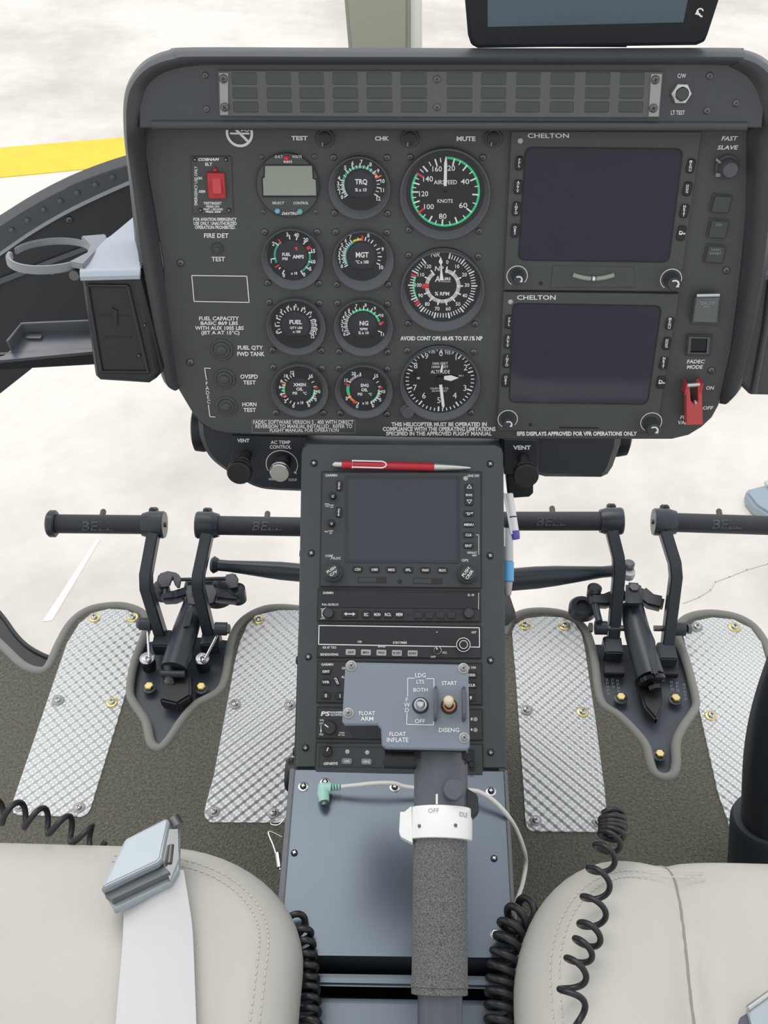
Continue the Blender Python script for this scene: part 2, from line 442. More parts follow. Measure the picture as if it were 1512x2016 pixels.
# top annunciator hood
hood_px = [(274, 252), (273, 205), (282, 166), (304, 140), (344, 124), (400, 119), (1420, 119), (1470, 130), (1496, 160), (1506, 205), (1500, 252)]
b = MB(); prism_px(b, HOOD, hood_px, -.03, 0.0, .001)
q = [HOOD.p(300, 246), HOOD.p(1470, 249)]
b.tube([q[0] + Vector((0, 0, -.001)), q[1] + Vector((0, 0, -.001))], .0042, 12)
part(PN, 'annunciator_hood', b, SURR, fr=HOOD)
for x, y in ((404, 148), (407, 215)): screw(PN, HOOD, x, y, 6, 0, 'dark')
for x, y in ((1397, 149), (1392, 218), (1449, 203)): screw(PN, HOOD, x, y, 7, 0, 'dark')
for x, y in ((355.6, 517.4), (374.5, 713), (1430, 532), (1400.6, 729)): screw(PN, PAN, x, y, 7.5, 0, 'dark')
# ---- placard lettering painted on the panel
def plac(lines, bold=.028, shear=0, fr=PAN, t=PN, h=.0006, m=None, parent=None, name='placard_lettering'):
    b = MB()
    for s, x0, x1, y0, y1 in lines: b.txt(fr, s, x0, y0, x1, y1, h, bold + .010, shear)
    return part(t, name, b, m or WHITE, parent, fr=fr)
plac([('TEST', 573.4, 605.6, 267.5, 276.4)]); plac([('CHK', 738, 766, 268, 277)]); plac([('MUTE', 899, 936, 268.5, 278)])
plac([('FOR AVIATION EMERGENCY', 380.8, 466, 428.4, 435.3), ('USE ONLY. UNAUTHORIZED', 381.3, 466, 436.4, 443.4), ('OPERATION PROHIBITED.', 383.8, 463.4, 444.2, 451)], .02)
plac([('FIRE DET', 401.6, 450, 459.3, 468.3)], .012); plac([('TEST', 416.6, 443, 505.5, 514.5)], .012)
plac([('FUEL CAPACITY', 391.9, 470.6, 623, 631), ('BASIC 869 LBS', 395, 468.5, 632.5, 640), ('WITH AUX 1005 LBS', 384, 480, 641.8, 649.8), ('(JET A AT 15°C)', 396, 471.6, 651, 660.5)], .018)
plac([('FUEL QTY', 468, 517.8, 680.3, 690), ('FWD TANK', 467, 521, 692.5, 701.2)], .018)
plac([('OVSPD', 473, 507.8, 737, 745.7), ('TEST', 478.6, 503.6, 749, 757)], .018)
plac([('HORN', 477, 505, 792, 800), ('TEST', 479, 504, 803, 811)], .018)
b = MB()
for i, c in enumerate('FADEC'): b.ctxt(PAN, c, 407 + i * 1.0, 755 + i * 9, 7.2, .0006, .01)
for pts in (((414, 724.7), (403, 724), (406.5, 747)), ((410.5, 797), (413.5, 820), (423.5, 820.3))): b.line([PAN.p(*q) for q in pts], .0009, .0006)
part(PN, 'placard_lettering', b, WHITE)
b = MB(); c4 = [(377.7, 542), (486, 543.4), (490.7, 594.8), (382.3, 593)]
b.line([PAN.p(*q) for q in c4 + c4[:1]], .0009, .0006); part(PN, 'placard_outline', b, WHITE)
plac([('AVOID CONT OPS 68.4% TO 87.1% NP', 788, 950, 661.5, 670.5)], .03)
plac([('THIS HELICOPTER MUST BE OPERATED IN', 770.6, 958.4, 831.2, 839.4), ('COMPLIANCE WITH THE OPERATING LIMITATIONS', 753.4, 975.6, 840.3, 849), ('SPECIFIED IN THE APPROVED FLIGHT MANUAL', 760, 968, 849.6, 857.8)], .03)
plac([('FADEC SOFTWARE VERSION 5 . 400 WITH DIRECT', 498.7, 696, 827.2, 835), ('REVERSION TO MANUAL INSTALLED . REFER TO', 503, 693.6, 835.6, 843), ('FLIGHT MANUAL FOR OPERATION', 531, 667, 843.6, 850.6)], .008)
b = MB(); c4 = [(496, 825.5), (699, 826.5), (699, 852), (497, 851)]
b.line([PAN.p(*q) for q in c4 + c4[:1]], .0004, .0006); part(PN, 'placard_outline', b, DIM)
plac([('FAST', 1420, 1453, 268, 277)], .02, .25); plac([('SLAVE', 1412, 1454, 286, 294.5)], .02, .25)
plac([('FADEC', 1352, 1388, 708, 715.5), ('MODE', 1352, 1384, 718.6, 726.3)], .015, .2)
plac([('ON', 1390, 1406, 760, 767.3)], .015, .2); plac([('OFF', 1383.6, 1404.6, 799.5, 806.8)], .015, .2)
plac([('FUEL', 1339, 1362, 818, 825), ('VALVE', 1335, 1366, 828, 835.3)], .015, .2)
plac([('C/W', 1334, 1350.5, 145, 153.5)], .0, .0, HOOD); plac([('LT TEST', 1321, 1348, 217.5, 226)], .0, .0, HOOD)
# no-smoking sign (its top runs under the hood)
b = MB(); c = PAN.p(471.5, 261.5); kk = PAN.k(471, 262)
b.sector(c, 22 * kk, 27 * kk, 0, 360, .0006, 40)
b.tick(c, 135, -23 * kk, 23 * kk, 5 * kk, .0007)
b.line([c + Vector((-17 * kk, -1 * kk, 0)), c + Vector((18 * kk, -1 * kk, 0))], 3.5 * kk, .0006)
b.line([c + Vector((4 * kk, 4 * kk, 0)), c + Vector((10 * kk, 6 * kk, 0)), c + Vector((15 * kk, 2.5 * kk, 0)), c + Vector((19 * kk, 5 * kk, 0))], 1.8 * kk, .0006)
part(PN, 'no_smoking_sign', b, WHITE)

# ================================================================== annunciator strip
AN = thing('annunciator_panel', 'long grey strip of unlit caption windows across the panel hood', 'warning panel', HOOD, HOOD.p(866, 185))
b = MB(); prism_px(b, HOOD, [(428, 139), (1306, 141), (1299, 232), (431, 229)], 0, .004, .0006); part(AN, 'frame', b, ANNF)
for pts in ([(431, 143), (449, 143.5), (449, 227), (433.5, 227)], [(1282, 145), (1304, 145), (1297, 230), (1277, 230)]):
    b = MB(); prism_px(b, HOOD, pts, .004, .0052, .0004); part(AN, 'end_plate', b, PLATEM, label='bare metal end plate')
cx = [(457, 505), (524, 572), (589, 637), (655, 703.5), (721.5, 771), (789, 840), (880, 930), (947, 997), (1016, 1064.5), (1083.6, 1132), (1152.5, 1202), (1220, 1269.5)]
for x0, x1 in cx:
    for r, (y0, y1) in enumerate(((143, 166.5), (172.5, 194), (200, 221))):
        b = MB(); sh = (x0 - 866) * -.004 * r
        p0, p1 = HOOD.p(x0 + sh, y1, .004), HOOD.p(x1 + sh, y0, .004); cc = (p0 + p1) / 2
        b.prism(rrect(cc.x, cc.y, p1.x - p0.x, p1.y - p0.y, .001), .004, .0046, .0004)
        part(AN, 'caption_window', b, ANNW)
for x, y in ((440, 155), (442.5, 211), (860, 156), (860, 211), (1290, 157), (1286, 213)): screw(AN, HOOD, x, y, 8.5 if x < 800 or x > 900 else 7, .0050 if x < 800 or x > 900 else .004, 'dark')
# lamp test button
c = HOOD.p(1339.7, 184); kk = HOOD.k(1340, 184)
LT = thing('push_button', 'lamp test push button in a bright hex nut below C/W', 'button', HOOD, c)
b = MB(); b.lathe(c, [(21.5 * kk, 0), (21.5 * kk, .003), (19.5 * kk, .0042), (15 * kk, .0042), (14.5 * kk, .006), (12.5 * kk, .006), (12 * kk, .003)], 6 * 1, cap1=False)
part(LT, 'hex_nut', b, SILVW, sharp=20)
b = MB(); b.lathe(c, [(16 * kk, .003), (16 * kk, .0062), (13.5 * kk, .0066), (13 * kk, .004)], 32, cap1=False); part(LT, 'collar', b, STEEL)
b = MB(); b.lathe(c, [(12.8 * kk, .003), (12.8 * kk, .0072), (11 * kk, .0082)], 32); part(LT, 'button_cap', b, ANNW)

# ================================================================== gauges
def gauge_body(label, cat, cx, cy, r, ri, dc, scr, group, rim=.0062):
    c = PAN.p(cx, cy); kk = PAN.k(cx, cy); d = PAN.p(*dc)
    g = thing('gauge', label, cat, PAN, c, group)
    b = MB(); b.lathe(c, [(r * kk, 0), (r * kk, rim * .75), (r * kk * .985, rim), (r * kk * .955, rim)], 56, cap1=False)
    off = (d - c)
    n = 56; R = lambda rr, z, o: [c + o + Vector((rr * cos(2 * pi * i / n), rr * sin(2 * pi * i / n), z)) for i in range(n)]
    b.rings([R(r * kk * .955, rim, Vector()), R(ri * kk * 1.03, .0022, off), R(ri * kk, .0010, off)], True, False, False)
    part(g, 'bezel', b, BEZ)
    b = MB(); b.lathe(d, [(ri * kk * 1.04, .0006), (ri * kk * 1.04, .0012)], 48); part(g, 'dial', b, DIAL)
    for x, y in scr: screw(g, PAN, x, y, 6.6, 0, 'dark')
    return g, d, kk
MK = [WHITE, GREEN, RED, YEL, ORNG, TEAL]
def marks(g, d, kk, nums, rt, rn, arcs=(), ticks=(), texts=(), hn=8, tl=10, tw=2.2, subs=0, sub_len=6, inv=False, z=.0016, bold=.03, toff=0):
    """nums: (text, angle); arcs: (a0,a1,colour index,r0,r1); ticks: (angle,r0,r1,w,colour)"""
    b = MB(); c = Vector((d.x, d.y, 0))
    for i, (t, a) in enumerate(nums):
        at = a + toff
        b.m(0).tick(c, at, rt * kk, (rt + tl) * kk, tw * kk, z)
        if t:
            vs, fs, x0, x1, y0, y1 = glyphs(t, bold, 0); h = hn * kk; w = h * (x1 - x0) / (y1 - y0) * .92
            p = c + Vector((rn * kk * sin(radians(a)), rn * kk * cos(radians(a)), z)); b.put(t, p - Vector((w / 2, h / 2, 0)), Vector((w, 0, 0)), Vector((0, h, 0)), bold)
        if subs and i + 1 < len(nums):
            for s_ in range(1, subs + 1):
                aa = at + ((nums[i + 1][1] + toff - at + 180) % 360 - 180) * s_ / (subs + 1); b.tick(c, aa, rt * kk, (rt + sub_len) * kk, tw * .75 * kk, z)
    for a0, a1, m, r0, r1 in arcs: b.m(m).sector(c, r0 * kk, r1 * kk, a0, a1, z - .0001)
    for a, r0, r1, w, m in ticks: b.m(m).tick(c, a, r0 * kk, r1 * kk, w * kk, z + .0001)
    b.m(0)
    for t, x0, x1, y0, y1 in texts: b.txt(PAN, t, x0, y0, x1, y1, z + .0001, bold)
    part(g, 'dial_markings', b, MK)
def centre(g, d, kk, r, lcd=None, z=.0013):
    b = MB(); b.lathe(d, [(r * kk, .0010), (r * kk, z + .0001), (r * kk * .97, z + .0002)], 40); part(g, 'dial_centre', b, DIALC)
    if lcd:
        b = MB(); p = PAN.p(lcd[0], lcd[1]); b.rbox(p, lcd[2] * kk, lcd[3] * kk, .0012, .0017, .0008); part(g, 'digital_readout', b, LCDD)
Z5 = lambda x, y: (500 + x / 5.04, 280 + y / 5.04); Z6 = lambda x, y: (500 + x / 5.04, 560 + y / 5.04)
def z5t(t, x0, x1, y0, y1): a = Z5(x0, y0); c = Z5(x1, y1); return (t, a[0], c[0], a[1], c[1])
def z6t(t, x0, x1, y0, y1): a = Z6(x0, y0); c = Z6(x1, y1); return (t, a[0], c[0], a[1], c[1])
EG = None
g, d, k_ = gauge_body('round black TRQ torque gauge, right of the grey lcd meter', 'gauge', 708, 368, 61, 50, (710, 363), ((656.7, 309.8), (762, 310), (658.7, 419), (763, 420)), EG)
centre(g, d, k_, 26, (710, 395, 40, 14))
marks(g, d, k_, [('0', 237), ('1', 250), ('2', 261), ('3', 273), ('4', 287), ('5', 318), ('6', 340), ('7', 3), ('8', 27), ('9', 52), ('10', 80), ('11', 103), ('12', 127)], 32, 44, [(232, 48, 5, 32, 37), (48, 66, 4, 33, 38)],
      [(66, 32, 45, 3, 4)], [z5t('TRQ', 1002, 1125, 365, 428), z5t('% x 10', 1003, 1118, 455, 490)], hn=8, tl=9, subs=1, toff=-4)
g, d, k_ = gauge_body('round FUEL PSI and AMPS gauge below the grey lcd meter', 'gauge', 577, 508, 61, 49, (575.4, 503), ((520.8, 456.6), (624.6, 456.6), (527.4, 556.8), (627.4, 557.8)), EG)
centre(g, d, k_, 30)
marks(g, d, k_, [('0', 205), ('1', 256), ('2', 304), ('3', 350)], 33, 43, [(246, 322, 5, 32, 36)], [(236, 32, 41, 3, 2), (322, 32, 42, 3, 2), (226, 33, 38, 2, 0)],
      [z5t('FUEL', 280, 365, 1097, 1130), z5t('PSI', 282, 334, 1143, 1170), z5t('AMPS', 383, 495, 1118, 1155), z5t('x 10', 365, 430, 1285, 1315)], hn=8, tl=9, toff=5)
marks(g, d, k_, [('0', 149), ('5', 126), ('10', 105), ('15', 76), ('20', 41), ('40', 14)], 33, 43, [(74, 152, 5, 33, 37)], [(66, 33, 42, 3, 2), (61, 33, 41, 3, 2)], (), hn=8, tl=9, toff=3)
b = MB(); p = PAN.p(584, 489); b.m(0).tick(p, 160, -4 * k_, 4 * k_, 7 * k_, .0019, 1 * k_); part(g, 'warning_flag', b, LEDR)
g, d, k_ = gauge_body('round MGT temperature gauge with a yellow and red arc, below the TRQ gauge', 'gauge', 715.5, 511, 60.5, 49, (712, 504), ((660.7, 456.6), (762, 457.6), (663, 559.8), (765, 560)), EG)
centre(g, d, k_, 27, (715, 536, 41, 14))
marks(g, d, k_, [('0', 243), ('1', 256), ('2', 267), ('3', 278), ('4', 289), ('5', 301), ('6', 316), ('7', 331), ('8', 18), ('', 40), ('9', 70), ('', 95), ('10', 119)], 32, 44, [(243, 332, 5, 30, 35), (332, 2, 3, 32, 36)],
      [(3, 31, 42, 3.5, 2)], [z5t('MGT', 1010, 1138, 1090, 1145), z5t('°C x 100', 1008, 1138, 1170, 1205)], hn=8, tl=8, subs=1, toff=-5)
g, d, k_ = gauge_body('round FUEL QTY quantity gauge without a coloured arc, below the AMPS gauge', 'gauge', 584, 641, 58.5, 48, (582.3, 639.4), ((529.8, 594.7), (629, 596.7), (536.7, 689), (632.5, 690)), EG)
centre(g, d, k_, 27, (584.5, 666, 39, 13))
marks(g, d, k_, [('0', 249), ('1', 272), ('2', 296), ('3', 318), ('4', 341), ('5', 3), ('6', 28), ('7', 51), ('8', 76), ('9', 89), ('10', 101), ('11', 113), ('12', 125)], 31, 40, (), (),
      [z6t('FUEL', 352, 478, 352, 395), z6t('QTY LBS', 358, 480, 418, 445), z6t('x 100', 383, 463, 455, 482)], hn=7, tl=9, subs=1, toff=-5)
g, d, k_ = gauge_body('round NG gas generator RPM gauge, below the MGT gauge', 'gauge', 716, 643, 58.5, 48, (715.3, 639.4), ((664.3, 596.7), (763, 598.7), (667.7, 692), (763, 693)), EG)
centre(g, d, k_, 27, (716, 668, 40, 12))
marks(g, d, k_, [('0', 243), ('1', 256), ('2', 269), ('3', 281), ('4', 293), ('5', 305), ('6', 319), ('7', 342), ('8', 7), ('9', 33), ('10', 60), ('11', 116)], 31, 42, [(319, 76, 1, 30, 34)], [(80, 32, 41, 3.5, 2), (86, 32, 37, 3, 2)],
      [z6t('NG', 1048, 1135, 362, 408), z6t('RPM', 1053, 1125, 430, 455), z6t('% x 10', 1035, 1138, 465, 495)], hn=7, tl=9, subs=1, toff=-5)
rt_ = [('0', 152), ('5', 123), ('10', 95), ('15', 40)]
g, d, k_ = gauge_body('round XMSN OIL gauge at the foot of the FUEL QTY column', 'gauge', 591, 766, 56.5, 46, (589.3, 766), ((537.7, 722.7), (634, 724.7), (543.7, 812), (636.5, 812.4)), EG)
centre(g, d, k_, 25)
marks(g, d, k_, [('0', 200), ('2', 229), ('4', 254), ('6', 278), ('8', 297), ('10', 320), ('12', 342)], 29, 38, [(258, 284, 1, 28, 33), (284, 294, 3, 28, 32)], [(246, 28, 38, 3, 2), (294, 30, 38, 3, 2)],
      [z6t('XMSN', 390, 515, 978, 1012), z6t('OIL', 420, 487, 1022, 1055), z6t('PSI', 383, 428, 1065, 1093), z6t('°C', 487, 522, 1065, 1095), z6t('x 10', 428, 490, 1158, 1188)], hn=7.5, tl=8, subs=1)
marks(g, d, k_, rt_, 29, 38, [(88, 150, 1, 28, 32)], [(82, 30, 38, 3, 2)] + [(a, 29, 33, 1.6, 0) for a in range(95, 150, 6)], (), hn=7.5, tl=8, subs=2)
g, d, k_ = gauge_body('round ENG OIL gauge at the foot of the NG column', 'gauge', 717, 768, 57, 46, (716, 766), ((666.7, 724.7), (763, 726.7), (670, 813), (762, 815)), EG)
centre(g, d, k_, 25)
marks(g, d, k_, [('0', 200), ('5', 240), ('15', 300), ('20', 331), ('', 350)], 29, 39, [(250, 284, 1, 28, 34), (205, 250, 4, 29, 34)], [(289, 28, 39, 3.5, 2), (214, 29, 36, 3, 2)] + [(a, 29, 34, 1.6, 0) for a in range(302, 350, 6)],
      [z6t('ENG', 1060, 1138, 985, 1018), z6t('OIL', 1065, 1130, 1030, 1062), z6t('PSI', 1030, 1073, 1075, 1103), z6t('°C', 1137, 1170, 1075, 1103), z6t('x 10', 1073, 1135, 1162, 1192)], hn=7.5, tl=8)
marks(g, d, k_, rt_, 29, 39, [(88, 152, 1, 28, 32)], [(82, 30, 38, 3, 2)] + [(a, 29, 33, 1.6, 0) for a in range(95, 150, 6)], (), hn=7.5, tl=8, subs=2)

# ---- airspeed indicator
g, d, k_ = gauge_body('large airspeed indicator with a bright green ring reading in knots', 'gauge', 876.3, 381, 89.5, 77, (876.7, 377.5), ((807.6, 309), (950.5, 309.7), (805, 452.5), (943, 455)), None)
b = MB(); c = Vector((d.x, d.y, 0)); z = .0016
b.m(1).sector(c, 63.5 * k_, 68 * k_, 1, 302, z, 90)
for a in (14, 38, 65, 94, 126, 157, 184, 208, 251, 270, 286, 318, 341): b.m(0).tick(c, a, 53 * k_, (66 if a < 300 else 67) * k_, 3 * k_, z + .0002)
for a in (25, 52, 79, 110, 141, 170, 196, 221, 242, 260, 278, 295, 311, 330, 350): b.m(0).tick(c, a, 58 * k_, (66 if a < 300 else 67) * k_, 1.9 * k_, z + .0002)
for a in (303, 232): b.m(2).tick(c, a, 52 * k_, 68 * k_, 3.6 * k_, z + .0003)
b.m(0)
for t, x0, x1, y0, y1 in (('160', 575, 693, 360, 428), ('20', 762, 857, 350, 418), ('140', 460, 582, 483, 552), ('40', 928, 1033, 518, 583), ('120', 410, 523, 670, 735), ('60', 905, 1008, 812, 880), ('100', 472, 593, 830, 895), ('80', 655, 750, 948, 1013), ('AIRSPEED', 593, 880, 532, 585), ('KNOTS', 637, 828, 768, 815)):
    b.txt(PAN, t, 760 + x0 / 6.3, 270 + y0 / 6.3, 760 + x1 / 6.3, 270 + y1 / 6.3, z, .008)
part(g, 'dial_markings', b, MK)
b = MB(); p0, p1, p2 = PAN.p(876.5, 366, .003), PAN.p(877.3, 322, .003), PAN.p(878.2, 308, .003)
b.prism([(p0.x - 2.9 * k_, p0.y), (p0.x + 2.9 * k_, p0.y), (p1.x + 3 * k_, p1.y), (p2.x + .8 * k_, p2.y), (p2.x - .8 * k_, p2.y), (p1.x - 3 * k_, p1.y)], .0028, .0034); part(g, 'pointer', b, WHITE)
b = MB(); b.lathe(d, [(2.5 * k_, .001), (2.5 * k_, .0036)], 16); part(g, 'pointer_hub', b, BLACK)

# ---- dual rotor / power turbine tachometer
g, d, k_ = gauge_body('dual NR and NP tachometer with two rings of white ticks, below the airspeed indicator', 'gauge', 871, 571, 83, 74, (871.5, 562), ((804.4, 502.5), (941.7, 505), (803.6, 636.5), (935, 637.4)), None)
b = MB(); c = Vector((d.x, d.y, 0)); z = .0016
for i in range(0, 61):
    a = 11 + i * 5.2; mj = i % 5 == 0
    b.m(0).tick(c, a, 56 * k_, (68 if mj else 65) * k_, (3 if mj else 1.8) * k_, z + .0002)
    b.tick(c, a, 27.5 * k_, (40 if mj else 35) * k_, (2.8 if mj else 1.8) * k_, z + .0002)
for i in range(13):
    t = str(i * 10); a = 11 + 26 * i; x = 871.5 + 48 * sin(radians(a)); y = 562 - 47 * cos(radians(a)); b.ctxt(PAN, t, x, y, 7.6, z, .012, asp=.95)
b.m(1).sector(c, 55 * k_, 59 * k_, 238, 289, z + .0001)
for a, r0, r1, w in ((234, 55, 66, 4), (238, 55, 63, 3), (291, 55, 67, 4), (270, 27, 40, 9), (265, 27, 38, 4)): b.m(2).tick(c, a, r0 * k_, r1 * k_, w * k_, z + .0004)
b.m(0).txt(PAN, 'NR', 848, 496, 866, 505.7, z, .012, .2); b.txt(PAN, 'NP', 856, 524, 873.5, 533.5, z, .012, .1)
b.txt(PAN, 'A', 856, 543, 866, 555, z, .02, .15); b.txt(PAN, 'LERS', 872, 546, 887, 552, z, .03); b.line([PAN.p(868, 553.5), PAN.p(887, 553.5)], .9 * k_, z)
b.txt(PAN, '% RPM', 856, 574.5, 884.5, 582, z, .02)
part(g, 'dial_markings', b, MK)
b = MB(); P = lambda x, y: tuple(PAN.p(x, y, .003)[:2])
b.prism([P(865.5, 552), P(873.5, 552), P(870.3, 532), P(869.3, 521), P(871.6, 516), P(867.8, 505), P(863.6, 515), P(867, 521), P(867.3, 532)], .0028, .0033); part(g, 'pointer', b, WHITE)

# ---- altimeter
g, d, k_ = gauge_body('large altimeter with digits 0 to 9 around its rim, lowest of the large round dials', 'gauge', 866.5, 754, 79, 71, (866, 747), ((802, 690), (932.6, 692.4), (927.4, 812)), None)
b = MB(); c = Vector((d.x, d.y, 0)); z = .0016
for i in range(50):
    a = i * 7.2 + 1; mj = i % 5 == 0; b.m(0).tick(c, a, (57 if mj else 61) * k_, 67.5 * k_, (3 if mj else 2) * k_, z)
Z8 = lambda x, y: (740 + x / 5.815, 560 + y / 5.815)
for t, x, y in (('0', 745, 788), ('1', 918, 832), ('2', 1027, 950), ('3', 1020, 1185), ('4', 903, 1270), ('5', 722, 1325), ('6', 550, 1272), ('7', 447, 1182), ('8', 455, 928), ('9', 580, 820)): b.ctxt(PAN, t, *Z8(x, y), 11.5, z, .0, asp=1.0)
for t, x0, x1, y0, y1 in (('100', 615, 680, 755, 790), ('FEET', 795, 885, 755, 800), ('1000 FEET', 650, 825, 890, 920), ('10000 FEET', 640, 830, 930, 958), ('ALTITUDE', 628, 847, 980, 1020), ('CALIBRATED TO', 622, 830, 1180, 1200), ('20,000 FEET', 640, 820, 1210, 1230), ('IN HG', 950, 1040, 1035, 1055), ('MB', 470, 505, 1060, 1085)):
    a, e = Z8(x0, y0), Z8(x1, y1); b.txt(PAN, t, a[0], a[1], e[0], e[1], z, .004)
part(g, 'dial_markings', b, MK)
b = MB(); p = PAN.p(918, 740.5); b.rbox(p, 10 * k_, 14 * k_, .0012, .0018, .0005); p = PAN.p(816, 740); b.rbox(p, 9 * k_, 12 * k_, .0012, .0018, .0005); part(g, 'setting_window', b, LCDD)
b = MB(); P = lambda x, y: tuple(PAN.p(*Z8(x, y), .003)[:2])
b.prism([P(722, 1132), P(757, 1132), P(787, 1385), P(770, 1420), P(755, 1388)], .0032, .0038); part(g, 'long_pointer', b, WHITE)
b = MB(); b.prism([P(780, 1050), P(860, 1040), P(948, 1070), P(860, 1105), P(780, 1088)], .0026, .0031); part(g, 'short_pointer', b, WHITE)
b = MB(); b.prism([P(735, 1010), P(762, 1010), P(768, 925), P(752, 920)], .0020, .0025); part(g, 'thin_pointer', b, WHITE)
b = MB(); b.lathe(d, [(8 * k_, .001), (8 * k_, .0040), (7 * k_, .0044)], 24); part(g, 'pointer_hub', b, BLACK)
b = MB(); kc = PAN.p(803, 808); b.lathe(kc, [(15.5 * k_, 0), (15.5 * k_, .002), (12.5 * k_, .003), (12.5 * k_, .006), (11 * k_, .007)], 28); part(g, 'setting_knob', b, BEZ)
# ================================================================== small panel instruments
kk = PAN.k(567, 365); c = PAN.p(567, 364)
g = thing('digital_clock', 'round black O.A.T. and VOLTS meter with a blank grey lcd', 'digital meter', PAN, c)
b = MB(); b.lathe(c, [(62.5 * kk, 0), (62.5 * kk, .0022), (61 * kk, .003)], 56); part(g, 'case', b, PANEL)
b = MB(); b.lathe(c, [(61.8 * kk, .0029), (61.8 * kk, .0033), (60.8 * kk, .0033), (60.8 * kk, .0029)], 56, cap1=False); part(g, 'rim_line', b, BLACK)
lc = [(521.8, 326.6), (614, 326.6), (615.5, 352.4), (621.4, 354.4), (622.6, 384.8), (518.8, 384.8), (517.5, 351.4), (521.4, 349.4)]
b = MB(); prism_px(b, PAN, [(519.5, 324), (616, 324), (617.5, 351), (624, 353), (625.5, 388.5), (516.5, 388.5), (515, 349.5), (519, 347.5)], .003, .0036); part(g, 'lcd_surround', b, BLACK)
b = MB(); prism_px(b, PAN, lc, .0036, .0041); part(g, 'lcd', b, LCD)
plac([('O.A.T.', 541, 557.5, 305.8, 311.2), ('VOLTS', 575, 593.8, 305.8, 311), ('M803', 558.5, 575, 316, 321), ('SELECT', 536, 559.5, 397, 402), ('CONTROL', 577.4, 607.5, 397, 402.3)], .005, 0, PAN, g, .0034, name='lettering')
plac([('DAVTRON', 555, 593, 417.5, 423)], .02, .3, PAN, g, .0034, name='lettering')
for x, y, r, m, nm in ((564.5, 309.4, 5.2, LEDR, 'red_lamp'), (547.2, 413.3, 5.2, LEDB, 'blue_button'), (591.3, 414.3, 5.4, LEDG, 'green_button')):
    b = MB(); b.lathe(PAN.p(x, y), [(r * kk, .003), (r * kk, .0045), (r * kk * .6, .0058)], 20); part(g, nm, b, m)
for x, y in ((515, 309), (619, 308), (518, 417), (621, 417)): screw(g, PAN, x, y, 5, 0)
# emergency locator transmitter switch
c = PAN.p(417, 364); g = thing('emergency_switch', 'small black ELT switch plate with a red rocker, top left of the panel', 'switch', PAN, c)
b = MB(); prism_px(b, PAN, [(376, 308), (455, 308), (459, 420), (380, 421)], 0, .0014, .0004); part(g, 'plate', b, PANEL)
plac([('COBHAM', 389.7, 431.6, 310.9, 316.8)], .03, .3, PAN, g, .0017, name='lettering')
plac([('ELT', 404, 417.7, 320.2, 326.5), ('ON', 388, 397.6, 348, 353.8), ('ARM', 390.8, 404, 374, 379.8), ('TEST/RESET', 400.7, 436.3, 397.5, 403), ('PRESS ON', 406, 431.4, 404.5, 408.8), ('WAIT 1 SECOND', 400, 439, 409.8, 414.2), ('PRESS ARM', 405, 434.4, 414.8, 419.2)], .02, 0, PAN, g, .0017, name='lettering')
b = MB(); b.txt(PAN, 'EMERGENCY USE ONLY', 382.6, 327, 388.6, 404, .0017, .015, 0, True); part(g, 'lettering', b, WHITE)
b = MB(); prism_px(b, PAN, [(406.5, 340), (441, 341), (444.5, 392), (410, 392)], .0014, .0050, .001); part(g, 'rocker_frame', b, REDP, bevel=.0004)
b = MB(); b.m(0)
q = lambda x, y, h: PAN.p(x, y, h)
b.rings([[q(416, 349, .004), q(435, 349, .004), q(437.5, 383, .004), q(418, 383, .004)], [q(417, 350.5, .0056), q(434, 350.5, .0056), q(436.5, 381.5, .0095), q(419.5, 381.5, .0095)]]); part(g, 'rocker', b, mat('bright red rocker', (.62, .06, .07), .3), bevel=.0005)
b = MB(); b.lathe(PAN.p(424.7, 332.5), [(4 * kk, .0014), (4 * kk, .003), (2.5 * kk, .0042)], 16); part(g, 'red_lamp', b, REDP)
for x, y in ((384, 314), (445, 314), (395, 413.5), (451, 413.5)): screw(g, PAN, x, y, 4.2, .0014, 'black')
# dark round push buttons and lamps
def push_button(x, y, r, label, group, tall=.004):
    kk = PAN.k(x, y); c = PAN.p(x, y); g = thing('push_button', label, 'button', PAN, c, group)
    b = MB(); b.lathe(c, [(r * kk, 0), (r * kk, .0012), (r * .93 * kk, .0018), (r * .80 * kk, .0018), (r * .76 * kk, .0008)], 36, cap1=False); part(g, 'bezel_ring', b, PANEL)
    b = MB(); b.lathe(c, [(r * .77 * kk, 0), (r * .74 * kk, tall * .5), (r * .45 * kk, tall * .55), (r * .42 * kk, tall), (r * .33 * kk, tall * 1.15)], 32); part(g, 'button_cap', b, PANEL)
push_button(437, 688, 22, 'dark round push button beside FUEL QTY FWD TANK', 'round test buttons')
push_button(442.6, 745.5, 21, 'dark round push button beside OVSPD TEST', 'round test buttons')
push_button(446, 799.5, 21, 'dark round push button beside HORN TEST', 'round test buttons')
push_button(428, 489, 12, 'small dark push button between FIRE DET and TEST', 'round test buttons')
def lamp(x, y, label):
    kk = PAN.k(x, y); c = PAN.p(x, y); g = thing('press_to_test_lamp', label, 'lamp', PAN, c, 'dark round lamps under the hood')
    b = MB(); b.lathe(c, [(18 * kk, 0), (18 * kk, .003), (16.5 * kk, .004), (14 * kk, .004)], 30); part(g, 'body', b, PANEL)
    b = MB(); b.lathe(c, [(14 * kk, .003), (13 * kk, .0062), (7 * kk, .0074)], 30); part(g, 'lens', b, LAMPB)
    b = MB(); b.box(c + Vector((-4 * kk, -9 * kk, .0072)), (2.2 * kk, 7 * kk, .001)); part(g, 'pale_mark', b, DIM)
lamp(640, 271, 'dark round lamp right of the word TEST, under the hood'); lamp(807, 271, 'dark round lamp right of the word CHK, under the hood'); lamp(971, 271, 'dark round lamp right of the word MUTE, under the hood')

